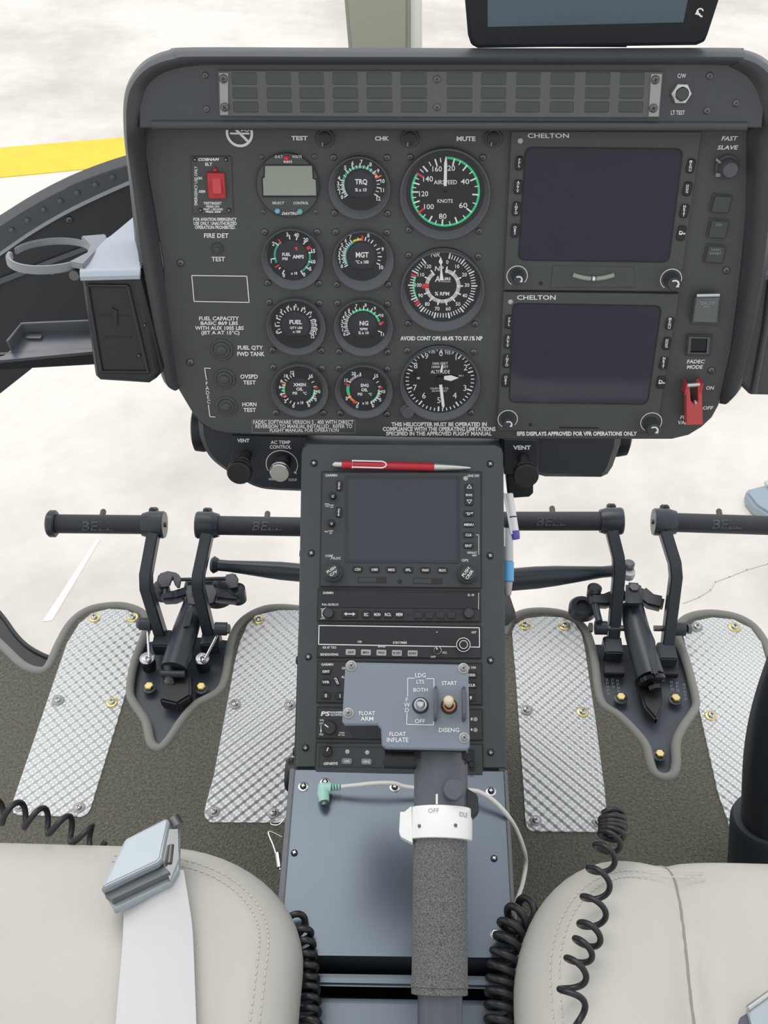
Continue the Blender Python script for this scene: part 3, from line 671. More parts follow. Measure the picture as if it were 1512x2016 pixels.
# ================================================================== electronic flight displays
def keytop(g, fr, x0, x1, y0, y1, stack, h0, m=KEY, sz=6.0, skew=0):
    c = fr.p((x0 + x1) / 2, (y0 + y1) / 2, h0); kk = fr.k(x0, y0)
    b = MB(); b.rbox(c, (x1 - x0) * kk, (y1 - y0) * kk, h0, h0 + .0022, .0022, .0006, rot=skew); ob = part(g, 'key', b, m)
    b = MB(); n = len(stack)
    for i, ch in enumerate(stack):
        yy = (y0 + y1) / 2 + (i - (n - 1) / 2) * sz * 1.06; b.ctxt(fr, ch, (x0 + x1) / 2 - (i - (n - 1) / 2) * skew * -6, yy, sz, h0 + .0024, .02, .1)
    if n: part(g, 'key_lettering', b, WHITE, ob)
def direct(g, fr, x0, x1, y0, y1, h0):
    c = fr.p((x0 + x1) / 2, (y0 + y1) / 2, h0); kk = fr.k(x0, y0)
    b = MB(); b.rbox(c, (x1 - x0) * kk, (y1 - y0) * kk, h0, h0 + .0022, .0022, .0006, rot=-.06); ob = part(g, 'key', b, KEY)
    b = MB(); b.ctxt(fr, 'D', (x0 + x1) / 2, (y0 + y1) / 2, 8, h0 + .0024, .03); b.line([c + Vector((-5.5 * kk, 0, 0)), c + Vector((6 * kk, 0, 0))], 1.3 * kk, h0 + .0025); b.tick(c + Vector((6 * kk, 0, 0)), 90, -2 * kk, 2 * kk, 5 * kk, h0 + .0025, .2 * kk); part(g, 'key_lettering', b, WHITE, ob)
def knob(g, fr, ax, ay, ar, kx, ky, kr, h0):
    """painted arc round the shaft and a knob standing out from the fascia"""
    kk = fr.k(ax, ay); a = fr.p(ax, ay, h0); H = .016
    b = MB(); b.sector(a, (ar - .8) * kk, (ar + .8) * kk, -150, 130, h0 + .0003, 40); part(g, 'knob_arc', b, WHITE)
    top = fr.p(kx, ky, h0 + H); base = Vector((a.x * .5 + top.x * .5, a.y * .5 + top.y * .5, h0)); cc = Vector((top.x, top.y, h0))
    b = MB(); b.lathe(cc, [(kr * 1.06 * kk, 0), (kr * 1.06 * kk, .006), (kr * kk, .007), (kr * .97 * kk, H - .001), (kr * .85 * kk, H)], 32); ob = part(g, 'knob', b, RADG)
    b = MB(); t = Vector((cc.x, cc.y, h0 + H + .0003)); b.sector(t, kr * .45 * kk, kr * .68 * kk, -40, 110, t.z, 14); b.tick(t, 118, kr * .35 * kk, kr * .8 * kk, kr * .5 * kk, t.z, .1 * kk); part(g, 'knob_arrow', b, WHITE, ob)
def display(label, out, scr, title, led, lk, rk, slot, knobs, ball=None, hole=None):
    cc = PAN.p(sum(p[0] for p in out) / 4, sum(p[1] for p in out) / 4)
    g = thing('flight_display', label, 'display', PAN, cc); h = .0045
    b = MB(); prism_px(b, PAN, out, 0, h, .0006); part(g, 'fascia', b, PANEL)
    o = [PAN.p(x, y, h) for x, y in scr]; xs = [p.x for p in o]; ys = [p.y for p in o]
    def rpoly(grow):
        pts = []; C = sum(o, Vector()) / 4
        for i in range(4):
            p, a, e = o[i], o[i - 1], o[(i + 1) % 4]; d1 = (a - p).normalized(); d2 = (e - p).normalized(); r = .007
            for t in (0, .25, .5, .75, 1): pts.append(p + d1 * r * (1 - t) ** 2 + d2 * r * t ** 2)
        n = offset_poly([(p.x, p.y) for p in pts], 0); C2 = (C.x, C.y)
        return [(C2[0] + (x - C2[0]) * (1 + grow), C2[1] + (y - C2[1]) * (1 + grow)) for x, y in n]
    A, B = rpoly(.018), rpoly(0)
    b = MB(); b.rings([[Vector((x, y, h - .001)) for x, y in A], [Vector((x, y, h + .0006)) for x, y in A], [Vector((x, y, h + .0006)) for x, y in rpoly(.006)], [Vector((x, y, h + .0001)) for x, y in B]], True, False, False); part(g, 'screen_bezel', b, BLACK)
    b = MB(); b.prism(B, h - .001, h + .0002); part(g, 'screen', b, SCRN)
    b = MB(); b.txt(PAN, 'CHELTON', *title[:1], title[2], title[1], title[3], h + .0004, .012); part(g, 'lettering', b, WHITE)
    b = MB(); b.lathe(PAN.p(*led, h), [(5 * kk, h - h), (5 * kk, .0006), (3 * kk, .0012)], 18); part(g, 'light_sensor', b, DOT)
    for (x0, x1, y0, y1), s_ in zip(lk, ('FPL', 'ACTV', 'INFO', 'OBS')): keytop(g, PAN, x0, x1, y0, y1, s_, h, sz=5.4, skew=-.04)
    for (x0, x1, y0, y1), s_ in zip(rk, ('MENU', 'HDG', 'NRST')): keytop(g, PAN, x0, x1, y0, y1, s_, h, sz=5.4, skew=-.09)
    direct(g, PAN, *rk[3], h)
    for a in knobs: knob(g, PAN, *a, h)
    b = MB(); p0, p1 = PAN.p(slot[0], slot[1], h), PAN.p(slot[2], slot[3], h); b.box((p0 + p1) / 2 + Vector((0, 0, .0002)), ((p1 - p0).length, .0016, .0008)); part(g, 'card_slot', b, BLACK)
    if hole:
        b = MB(); b.lathe(PAN.p(*hole, h), [(4 * kk, 0), (4 * kk, .0003)], 16); part(g, 'light_hole', b, BLACK)
    return g, h
g, h = display('upper dark flight display, with a slip ball below its screen', [(1007, 258), (1382, 259), (1338, 574), (992, 571)], [(1036, 291), (1343, 294), (1315, 515), (1022, 511)], (1038.7, 1120, 262.5, 271.7), (1024.4, 277),
    [(1015, 1030, 307.5, 334), (1012, 1027.5, 354, 381), (1008.5, 1024, 397, 424), (1006, 1021.5, 440, 467)], [(1352, 1367, 313, 340), (1345, 1361, 358, 385), (1339, 1355, 402, 428), (1333, 1349, 444, 473)], (1125, 561.5, 1208, 564),
    [(1018, 543, 20, 1021, 551, 11.5), (1321, 549.5, 20.5, 1328, 560, 14)], True, (1064.5, 557.5))
b = MB(); prism_px(b, PAN, [(1088, 523), (1248, 525), (1250, 566), (1084, 565)], h - .001, h + .0010, .0005, h); part(g, 'slip_plate', b, PANEL)
b = MB(); pts = [PAN.p(1128 + 81 * t, 541 + 7.5 * (1 - (2 * t - 1) ** 2), h + .0018) for t in [i / 12 for i in range(13)]]; b.tube(pts, .0022, 10)
sl = part(g, 'slip_tube', b, LCD)
b = MB(); p = PAN.p(1169, 548, h + .0032); 
for dx in (-4, 4): b.box(p + Vector((dx * kk, 0, .0008)), (1.2 * kk, 10 * kk, .0008))
part(g, 'slip_marks', b, BLACK, sl)
b = MB(); b.sphere(PAN.p(1169, 548.5, h + .0028), .0022); part(g, 'slip_ball', b, WHITE, sl)
g, h = display('lower dark flight display, marked EFIS DISPLAYS APPROVED beneath', [(991, 575), (1338, 579), (1292, 852), (979, 848)], [(1011, 598), (1301, 603), (1273, 795), (1004, 791)], (1018, 1094, 581.2, 590.3), (1005, 594),
    [(995, 1010, 619.5, 647), (992.5, 1007.5, 658, 686), (990.5, 1006, 696, 724), (988, 1003, 735, 762)], [(1311, 1326, 624, 649), (1305, 1320, 663, 689), (1299, 1314, 701, 727), (1293, 1309, 739, 765)], (1101, 841, 1178, 843.5),
    [(999.5, 825, 19, 1001, 836, 11.5), (1282, 831, 20.5, 1287, 848, 14)], None, (1044, 836))
plac([('EFIS DISPLAYS APPROVED FOR VFR OPERATIONS ONLY', 1018, 1254, 849.5, 858.0)], .03, 0, PAN, PN, .0048)
# ================================================================== right hand switches
kk = PAN.k(1430, 330); c = PAN.p(1431, 328)
g = thing('rotary_knob', 'dark rotary knob below FAST SLAVE', 'knob', PAN, c)
b = MB(); b.lathe(c, [(24 * kk, 0), (24 * kk, .002), (20 * kk, .003)], 32); part(g, 'skirt', b, PANEL)
b = MB(); b.lathe(c, [(19 * kk, .003), (17 * kk, .012), (14 * kk, .014)], 24); part(g, 'knob_cap', b, BEZ)
b = MB(); b.box(c + Vector((-20 * kk, 12 * kk, .0035)), (14 * kk, 4 * kk, .002), (Vector((.8, -.6, 0)), Vector((.6, .8, 0)), Vector((0, 0, 1)))); b.box(c + Vector((-17 * kk, -14 * kk, .0035)), (9 * kk, 7 * kk, .002)); part(g, 'pale_mark', b, DIM)  # pale blocks stand in for light caught on the knob's facets
def square_switch(x0, x1, y0, y1, label, letters):
    c = PAN.p((x0 + x1) / 2, (y0 + y1) / 2); g = thing('square_switch', label, 'switch', PAN, c, 'square caption switches')
    w = (x1 - x0) * kk; hh = (y1 - y0) * kk
    b = MB(); b.rbox(c, w * 1.18, hh * 1.08, 0, .0016, .001, .0004, rot=-.06); part(g, 'switch_frame', b, PANEL)
    b = MB(); b.rbox(c, w, hh * .94, .0016, .0042, .001, .0005, rot=-.06); part(g, 'switch_cap', b, ANNW)
    if letters:
        b = MB()
        for i, s_ in enumerate(letters): b.ctxt(PAN, s_, (x0 + x1) / 2 + 2, (y0 + y1) / 2 - 7 + i * 7, 5, .0044, .0)
        part(g, 'switch_lettering', b, DIM)
square_switch(1402, 1436, 383, 418, 'square dark switch without lettering, topmost of three under the knob', ())
square_switch(1396, 1430, 431, 468, 'square dark switch with one faint caption, middle of three under the knob', ('CDI',))
square_switch(1389, 1425, 481, 517, 'square dark switch marked TAWS INHIBIT, lowest of three under the knob', ('TAWS', 'INHIBIT'))
c = PAN.p(1390, 610); g = thing('guarded_switch', 'clear guarded PEDAL STOP switch near the panel edge', 'switch', PAN, c)
b = MB(); prism_px(b, PAN, [(1366, 586), (1420, 584), (1414, 640), (1360, 638)], 0, .002, .0004); part(g, 'base', b, PANEL)
b = MB(); prism_px(b, PAN, [(1370, 586), (1416.5, 585), (1411, 635), (1363.5, 634)], .002, .010, .001, .008); part(g, 'guard', b, CLEARG)
b = MB(); p0, p1 = PAN.p(1371, 582, .008), PAN.p(1416, 581, .008); b.rod(p0, p1, .0022, 12); part(g, 'hinge_pin', b, STEEL)
plac([('PEDAL STOP', 1378, 1407.5, 593.5, 600), ('PTT', 1385, 1397, 602.5, 608)], .0, .15, PAN, g, .0103, DIM, name='lettering')
c = PAN.p(1378, 680); g = thing('square_switch', 'square framed switch above FADEC MODE', 'switch', PAN, c)
b = MB(); prism_px(b, PAN, [(1353, 659), (1403, 660), (1399, 702), (1350, 701)], 0, .0025, .0006); part(g, 'switch_frame', b, ANNW)
b = MB(); b.rings([[PAN.p(x, y, .0025) for x, y in q_] for q_ in ([(1355, 661), (1401, 662), (1397, 700), (1352, 699)],)] + [[PAN.p(x, y, .0055) for x, y in [(1357, 663), (1398, 664), (1395, 697), (1354, 696)]], [PAN.p(x, y, .0055) for x, y in [(1361, 666.5), (1393, 667), (1390.5, 694.5), (1359, 694)]], [PAN.p(x, y, .003) for x, y in [(1362, 667), (1392, 667.5), (1390, 694), (1360, 693.5)]]], True, False, False); part(g, 'bezel_rim', b, BEZ)
b = MB(); prism_px(b, PAN, [(1361.5, 667), (1392.5, 667.5), (1390, 694), (1359.5, 693.5)], .0026, .0034, .0003); part(g, 'switch_cap', b, BLACKG)
# red guarded fuel valve switch
c = PAN.p(1366, 800); g = thing('guarded_switch', 'red guarded FUEL VALVE switch at the lower right corner of the panel', 'switch', PAN, c)
q = lambda x, y, h: PAN.p(x, y, h)
H = .016
b = MB(); o = [q(1351, 764, H), q(1358, 763, H), q(1360, 790, H), q(1367, 797, H), q(1375, 791, H), q(1374, 757, H), q(1381.5, 754.5, H), q(1384, 836, H), q(1352, 837, H)]
lo = [Vector((p.x, p.y, .004)) for p in o]; b.rings([lo, o]); part(g, 'guard', b, PINK, bevel=.0004)
b = MB(); b.rod(q(1352, 759, H - .002), q(1377, 757, H - .002), .0024, 14); part(g, 'hinge_pin', b, SILVW)
b = MB(); b.box(q(1348, 762, .010) , (.0015, .011, .014)); b.box(q(1379, 758, .010), (.0015, .010, .014)); part(g, 'hinge_bracket', b, REDP)
b = MB(); p = q(1366, 785, .006); b.lathe(p, [(5 * kk, -.005), (4.6 * kk, .003), (5.6 * kk, .008), (3 * kk, .010)], 16); part(g, 'toggle', b, STEEL)
# ================================================================== tablet on top of the glareshield
TB = Frame(at_d(1160, 60, .895), 14); c = TB.p(1160, 90); kt = TB.k(1160, 60)
g = thing('tablet', 'black tablet computer standing on top of the panel hood', 'tablet', TB, c)
tl, tr = TB.p(925, 85), TB.p(1392, 84); wdt = TB.p(1408, 0).x - TB.p(913, 0).x
bl = TB.p(941, 95).y; y1_ = bl + .115
lp, rp = lambda y: TB.p(925, 84).x - (y - TB.p(925, 84).y) * .14, lambda y: TB.p(1392, 80).x + (y - TB.p(1392, 80).y) * .20
ya = TB.p(925, 84).y
shell = [(TB.p(941, 95).x, TB.p(941, 95).y), (TB.p(1372, 89).x, TB.p(1372, 89).y), (TB.p(1388, 82).x, TB.p(1388, 82).y), (TB.p(1394, 68).x, TB.p(1394, 68).y), (rp(y1_ - .02), y1_ - .02), (rp(y1_) - .012, y1_), (lp(y1_) + .012, y1_), (lp(y1_ - .02), y1_ - .02), (TB.p(922, 70).x, TB.p(922, 70).y), (TB.p(928, 88).x, TB.p(928, 88).y)]
b = MB(); b.prism(shell, -.012, 0, .0015); part(g, 'shell', b, TAB, bevel=.0008)
yt = y1_ - .02; sx0, sx1 = TB.p(957, 20).x, TB.p(1349, 20).x; s0, s1 = TB.p(960, 53), TB.p(1345, 44)
b = MB(); b.prism([(s0.x, s0.y), (s1.x, s1.y), (sx1 + .006, yt), (sx0 - .002, yt)], -.001, .0004); part(g, 'screen', b, TABG)
b = MB(); a = TB.p(1378, 24, .0008); b.sector(a, 5 * kt, 7.5 * kt, -90, 70, .0008, 14); b.tick(a, 250, 2 * kt, 10 * kt, 11 * kt, .0009, .2 * kt); b.sector(a + Vector((5 * kt, -2 * kt, 0)), 4 * kt, 7 * kt, 170, 270, .0008, 8); part(g, 'back_symbol', b, WHITE)
b = MB(); p = TB.p(1160, 92); b.box((p.x, p.y + .006, -.022), (.07, .014, .03)); part(g, 'mount', b, BLACK, bevel=.002)
# windscreen centre post
PF = Frame(at_d(757, 95, 1.16), 40)
b = MB(); y0 = PF.p(757, 130).y
b.rings([[PF.p(x, 190, h) for x, h in ((692, 0), (812, 0), (808, -.05), (696, -.05))], [PF.p(x, 95, h) for x, h in ((686, 0), (806, 0), (804, -.05), (690, -.05))], [PF.p(x, 0, h) for x, h in ((678, 0), (806, 0), (804, -.05), (680, -.05))], [PF.p(x, -140, h) for x, h in ((666, 0), (806, 0), (804, -.05), (668, -.05))]])
g = thing('window_post', 'olive grey windscreen post rising behind the panel hood', 'window post', PF, PF.p(757, 190))
part(g, 'post', b, POST, bevel=.004)
b = MB(); b.rings([[PF.p(x, y, h) for x, h in ((x0, -.012), (x0 + 26, -.012), (x0 + 26, -.03), (x0, -.03))] for x0, y in ((811, 190), (805, 95), (805, 0), (805, -140))]); part(g, 'edge_strip', b, mat('pale post edging', (.78, .78, .68), .6), bevel=.002)

# ================================================================== ducts and vent controls under the panel
VF = Frame(PED.M @ Vector((0, 0, 0)) + Vector((0, .0, 0)), 11); VF = Frame(PAN.M @ Vector((0, 0, -.012)), 11)
def qf(pts, h): return [VF.p(x, y, h) for x, y in pts]
g = thing('vent_duct', 'black moulded air duct under the left of the panel with vent and AC knobs', 'air duct', VF, VF.p(490, 900))
o = [(v.x, v.y) for v in smooth([(388, 830), (393, 868), (412, 905), (442, 930), (476, 950), (502, 963), (532, 969), (596, 972)], 5)] + [(614, 972), (614, 835)]
b = MB(); prism_px(b, VF, o, -.14, 0, .006); part(g, 'housing', b, CONB)
b = MB(); ctr = VF.p(402, 842, -.05); b.lathe(ctr + Vector((-.001, .0, 0)), [(.026, -.006), (.027, 0), (.026, .008), (.021, .010)], 36, axis=Vector((-1, 0, 0)), cap0=True); part(g, 'blower_end', b, BLACK)
b = MB(); prism_px(b, VF, [(456, 858), (610, 862), (610, 955), (456, 940)], 0, .003, .0005); part(g, 'control_plate', b, CONB)
plac([('VENT', 467, 491, 863.7, 871)], .015, 0, VF, g, .0034, name='lettering'); plac([('AC TEMP', 532.6, 571.7, 867.3, 874.2), ('CONTROL', 531, 573.4, 876.3, 883.6), ('COLD', 568, 584.5, 942, 946.8), ('WARM', 528.5, 546, 941, 946)], .015, 0, VF, g, .0034, name='lettering')
kv = VF.k(490, 900); a = VF.p(555, 914, .003)
b = MB(); b.sector(a, 30 * kv, 31.6 * kv, -118, 128, .0035, 40); b.tick(a, 130, 24 * kv, 36 * kv, .01 * kv, .0036); b.sector(a, 28 * kv, 34 * kv, 122, 128, .0036, 3); part(g, 'dial_arc', b, WHITE)
def pull_knob(g, base, top, r, m0, m1, fr, fat=.6, H=.045):
    p0 = fr.p(*base, .003); p1 = fr.p(*top, H); ax = (p1 - p0).normalized(); L = (p1 - p0).length; k_ = fr.k(*top, H)
    b = MB(); b.lathe(p0, [(r * fat * .8 * k_, 0), (r * fat * .8 * k_, L * .35), (r * fat * k_, L * .37), (r * fat * k_, L * .45), (r * fat * .85 * k_, L * .47), (r * fat * .85 * k_, L * .8)], 28, axis=ax); part(g, 'knob_stem', b, BLACK)
    b = MB(); b.lathe(p0, [(r * .9 * k_, L * .74), (r * 1.03 * k_, L * .77), (r * 1.03 * k_, L * .83), (r * .98 * k_, L * .85), (r * k_, L * .98), (r * .93 * k_, L)], 40, axis=ax, cap0=True); return part(g, 'knob_cap', b, m1)
pull_knob(g, (485, 895), (470, 933), 24, BLACK, BLACK, VF)
pull_knob(g, (559, 905), (550, 932), 19.5, BLACK, SILVW, VF, .9, .032)
g = thing('vent_duct', 'black moulded air duct under the right of the panel with one vent knob', 'air duct', VF, VF.p(1100, 900))
b = MB(); prism_px(b, VF, [(972, 840), (972, 925), (1056, 940), (1075, 945), (1185, 946), (1198, 940), (1208, 925), (1214, 908), (1224, 880), (1226, 845)], -.14, -.004, .008); part(g, 'housing', b, CONB)
b = MB(); ctr = VF.p(1216, 850, -.06); b.lathe(ctr, [(.026, -.006), (.028, 0), (.026, .010), (.018, .013)], 36, axis=Vector((1, 0, 0)), cap0=True); part(g, 'blower_end', b, BLACK)
b = MB(); prism_px(b, VF, [(992, 866), (1060, 868), (1060, 938), (992, 934)], -.004, .003, .0005); part(g, 'control_plate', b, CONB)
b = MB(); prism_px(b, VF, [(996, 934), (1050, 940), (1050, 972), (1042, 979), (1000, 982)], -.05, -.002, .001); part(g, 'lower_bracket', b, BLACK, bevel=.001)
plac([('VENT', 1010, 1045, 877, 885.5)], .03, 0, VF, g, .0034, name='lettering')
pull_knob(g, (1030, 902), (1036, 938), 25, BLACK, BLACK, VF)
# ================================================================== left side pod, cup holder, tray, nose structure
def pod(g, front, depth, body, top=None, hh=.03):
    o = [PAN.p(x, y, hh) for x, y in front]
    ins = offset_poly([(p.x, p.y) for p in (o if sum((o[i].x * o[(i + 1) % len(o)].y - o[(i + 1) % len(o)].x * o[i].y) for i in range(len(o))) > 0 else o[::-1])], .002)
    b = MB(); b.prism([(p.x, p.y) for p in o], hh - depth, hh, .004); part(g, 'pod_body', b, body, bevel=.001)
g = thing('side_pod', 'black storage pod on the left flank of the panel, its top coloured with sky sheen', 'storage pod', PAN, PAN.p(230, 640))
pod(g, [(159, 549), (160, 541), (168, 536), (262, 534), (272, 540), (318, 735), (306, 748), (292, 757), (196, 751), (186, 742)], .10, POD)
b = MB(); ff = [PAN.p(157, 545, .034), PAN.p(157, 532, .030), PAN.p(160, 524, .022), PAN.p(166, 517, .014), PAN.p(205, 474, -.030), PAN.p(222, 461, -.045), PAN.p(264, 426, -.08)]
rr_ = [PAN.p(274, 542, .034), PAN.p(276, 529, .030), PAN.p(276, 521, .022), PAN.p(279, 514, .014), PAN.p(283, 470, -.030), PAN.p(284, 458, -.045), PAN.p(284, 424, -.08)]
dn = Vector((0, -.004, -.001)); b.rings([[p, q_, q_ + dn, p + dn] for p, q_ in zip(smooth(ff, 4), smooth(rr_, 4))]); part(g, 'top_cover', b, PODT, label='top cover coloured pale for reflected sky')
b = MB(); o = [PAN.p(x, y, .031) for x, y in ((172, 562), (252, 563), (292, 733), (200, 732))]
for i in range(4): b.tube([o[i], o[(i + 1) % 4]], .0016, 8)
part(g, 'door_bead', b, POD)
b = MB(); 
b.prism([tuple(PAN.p(x, y, .03)[:2]) for x, y in ((219, 605), (231, 610), (232, 640), (226, 645))], .029, .0315); part(g, 'door_catch', b, POD)
for y, x0, x1 in ((620, 197, 252), (663, 208, 258)):
    b = MB(); b.tube([PAN.p(x0, y, .030), PAN.p(x1, y + 1, .030)], .0009, 8); part(g, 'door_rib', b, POD)
for x, y in ((274, 700), (285, 640), (278, 520)): screw(g, PAN, x, y, 3, .031, 'black')
g = thing('side_pod', 'dark pod at the right flank of the panel, cut by the photo edge', 'storage pod', PAN, PAN.p(1540, 680))
pod(g, [(1490, 545), (1478, 610), (1440, 740), (1462, 764), (1478, 780), (1640, 784), (1660, 545)], .10, SURR, hh=.004)
b = MB(); b.tube([PAN.p(1519, 550, .005), PAN.p(1508, 640, .005), PAN.p(1484, 772, .005)], .0035, 10); part(g, 'edge_bead', b, SURR)
# cup holder
CH = Frame(at_d(100, 497, 1.03), ey=(0, cos(radians(-9)), sin(radians(-9))))
g = thing('cup_holder', 'grey folding ring cup holder beside the left pod', 'cup holder', CH, CH.p(100, 497))
cc = CH.p(100, 497); R0 = 79 * CH.k(100, 497)
def arcband(mb, a0, a1, r0, r1, z0, z1, n=26):
    rs = []
    for i in range(n + 1):
        a = radians(a0 + (a1 - a0) * i / n); d = Vector((cos(a), sin(a), 0)); c_ = Vector((cc.x, cc.y, 0))
        rs.append([c_ + d * r0 + Vector((0, 0, z0)), c_ + d * r1 + Vector((0, 0, z0)), c_ + d * r1 + Vector((0, 0, z1)), c_ + d * r0 + Vector((0, 0, z1))])
    mb.rings(rs)
CGREY = mat('cup holder grey', (.24, .26, .28), .4)
b = MB(); arcband(b, 20, 170, R0 * .93, R0, -.005, .002); part(g, 'rear_arm', b, CGREY, bevel=.001)
b = MB(); arcband(b, 180, 322, R0 * .96, R0 * 1.08, -.007, .001); part(g, 'front_arm', b, CGREY, bevel=.001)
b = MB(); p = CH.p(178, 500); b.prism([tuple(CH.p(x, y)[:2]) for x, y in ((160, 468), (208, 464), (212, 476), (165, 524), (135, 519), (172, 500), (176, 486))], -.004, .002); part(g, 'hinge_plate', b, CGREY, bevel=.001)
b = MB(); p = CH.p(147, 536, -.008); b.rod(p + Vector((0, -.004, -.002)), p + Vector((0, .012, -.002)), .0048, 18); b.rod(p + Vector((-.022, .0, 0)), p + Vector((-.022, .008, 0)), .003, 12); part(g, 'pivot_bolt', b, DSTEEL)
# tray
TR = Frame(at_d(90, 670, 1.08), ey=(0, .97, .25))
g = thing('side_tray', 'shallow black tray with raised edges below the cup holder', 'tray', TR, TR.p(90, 680))
tri = [(-60, 704), (-5, 699), (22, 692), (50, 656), (170, 650), (215, 652), (218, 684), (172, 687)]
b = MB(); prism_px(b, TR, [(-60, 715), (8, 700), (22, 688), (46, 655), (215, 646), (225, 688)], -.004, 0.0); part(g, 'tray_floor', b, mat('tray satin black', (.09, .10, .115), .3))
def rail(pts, hgt, th=.003):
    a = [TR.p(x, y) for x, y in pts]; b = MB(); rs = []
    for i, p in enumerate(a):
        d = (a[min(i + 1, len(a) - 1)] - a[max(i - 1, 0)]).normalized(); n = Vector((-d.y, d.x, 0)) * th / 2
        rs.append([Vector((p.x, p.y, -.004)) - n, Vector((p.x, p.y, -.004)) + n, Vector((p.x, p.y, hgt)) + n, Vector((p.x, p.y, hgt)) - n])
    b.rings(rs); return b
part(g, 'rear_rail', rail([(22, 690), (50, 655), (215, 648)], .014), NOSEL, bevel=.0006)
b = MB(); a0, a1, a2 = TR.p(-70, 701), TR.p(8, 698), TR.p(222, 686); b.rings([[p, p + Vector((0, .003, 0)), p + Vector((0, .003, -.022)), p + Vector((0, 0, -.022))] for p in (a0, a1, a2)]); part(g, 'front_lip', b, POD)
b = MB(); b.rbox(TR.p(66, 660, .004), .016, .006, 0, .003, .002); part(g, 'latch', b, DSTEEL)
# nose side structure
NF = Frame(at_d(120, 440, 1.30), 0)
g = thing('nose_structure', 'curved dark nose window frame with a riveted flange, behind the cup holder', 'window frame', NF, NF.p(120, 440))
up = [(-60, 466), (0, 428), (60, 391), (130, 355), (200, 327), (262, 308), (330, 292)]; md = [(-60, 486), (0, 446), (60, 408), (130, 371), (200, 343), (262, 324), (330, 308)]
lo = [(-60, 535), (0, 497), (60, 456), (130, 415), (200, 381), (262, 354), (330, 330)]; lo2 = [(x, y + 7) for x, y in lo]
def band(A, B, hA, hB, m, name, th=.004):
    a = smooth([NF.p(x, y, hA) for x, y in A], 5); e = smooth([NF.p(x, y, hB) for x, y in B], 5); t = Vector((0, 0, -th))
    b = MB(); b.rings([[p, q_, q_ + t, p + t] for p, q_ in zip(a, e)]); part(g, name, b, m)
band(up, md, -.03, 0, RIMD, 'window_rim', .01); band(md, lo, 0, -.006, NOSEL, 'flange'); band(lo, lo2, -.003, -.006, LIP, 'flange_lip')
for x, y in ((23, 453), (54, 434), (86, 413), (119, 396), (152, 380), (188, 364), (222, 349)):
    b = MB(); b.sphere(NF.p(x, y, -.001), .0032, 12, 8, (1, 1, .5)); part(g, 'rivet', b, NOSEL)
b = MB(); a = smooth([NF.p(x, y, -.012) for x, y in lo2], 5); e = [NF.p(-60 + i * 390 / (len(a) - 1), 716, -.012) for i in range(len(a))]
t = Vector((0, 0, -.004)); b.rings([[p, q_, q_ + t, p + t] for p, q_ in zip(a, e)]); part(g, 'skin_panel', b, NOSE)
for x0, y0, x1, y1 in ((38, 466, 64, 450), (84, 439, 122, 419), (134, 412, 222, 372), (236, 367, 262, 354)):
    b = MB(); b.tube([NF.p(x0, y0, -.009), NF.p(x1, y1, -.009)], .0026, 8); part(g, 'slot', b, BLACK)
screw(g, NF, 137, 432, 7, -.012, 'dark')
b = MB(); b.rings([[NF.p(x, y, h) for x, y in ((-60, 640), (-60, 585), (0, 548), (185, 478), (185, 488), (100, 520), (0, 560))] for h in (-.012, -.008)]); part(g, 'stiffener', b, NOSEL)
b = MB(); b.rings([[NF.p(x, y, h) for x, y in ((-70, 715), (75, 712), (62, 726), (0, 775), (-70, 830))] for h in (-.03, -.01)]); part(g, 'lower_pillar', b, NOSE)
# ================================================================== centre console
g = thing('centre_console', 'tall dark grey radio console sloping down between the seats', 'console', PED, PED.p(790, 1300))
b = MB(); prism_px(b, PED, [(593.5, 893), (596, 881), (608, 873), (976, 875), (988, 882), (991, 893), (997, 1513), (583, 1511)], -.006, 0, .0012); part(g, 'face_plate', b, CONS)
xl, xr = PED.M @ PED.p(596, 900), PED.M @ PED.p(988, 900); xL, xR = xl.x + .001, xr.x - .001
pt, pb = PED.M @ PED.p(790, 876, -.006), PED.M @ PED.p(790, 1513, -.006); df = DECK.M @ DECK.p(790, 1884, -.006)
FL = lambda y: FLR.O.z + (y - FLR.O.y) * (cos(radians(86.3)) / sin(radians(86.3)))
prof = [(pt.y, pt.z), (pb.y, pb.z), (df.y, df.z), (df.y + .004, FL(df.y) + .01), (pt.y + .06, FL(pt.y + .06) - .03), (pt.y + .06, pt.z - .02)]
b = MB(); b.rings([[PED.loc((x, y, z)) for y, z in prof] for x in (xL, xR)]); part(g, 'side_box', b, CONB)
for x, y in ((618, 912), (965, 913.6), (613, 1089), (965, 1094), (607, 1293), (965.7, 1300), (601.6, 1472), (966, 1481)): screw(g, PED, x, y, 7, 0, 'black')
for y in (985, 1090, 1300, 1480):
    b = MB(); p = PED.loc(PED.M @ PED.p(588, y, -.02)); p.x = PED.loc((xL, 0, 0)).x; b.lathe(p, [(.0045, 0), (.0045, .002), (.003, .003)], 14, axis=Vector((-1, 0, 0))); part(g, 'side_screw', b, SCRBLK)
    b = MB(); p = Vector((PED.loc((xR, 0, 0)).x, p.y, p.z)); b.lathe(p, [(.0045, 0), (.0045, .002), (.003, .003)], 14, axis=Vector((1, 0, 0))); part(g, 'side_screw', b, SCRBLK)
b = MB(); p = PED.p(566, 1525, -.02); b.lathe(Vector((PED.loc((xL, 0, 0)).x, p.y, p.z)), [(.017, 0), (.017, .006), (.014, .009)], 28, axis=Vector((-1, 0, 0))); part(g, 'side_knob', b, BLACK)
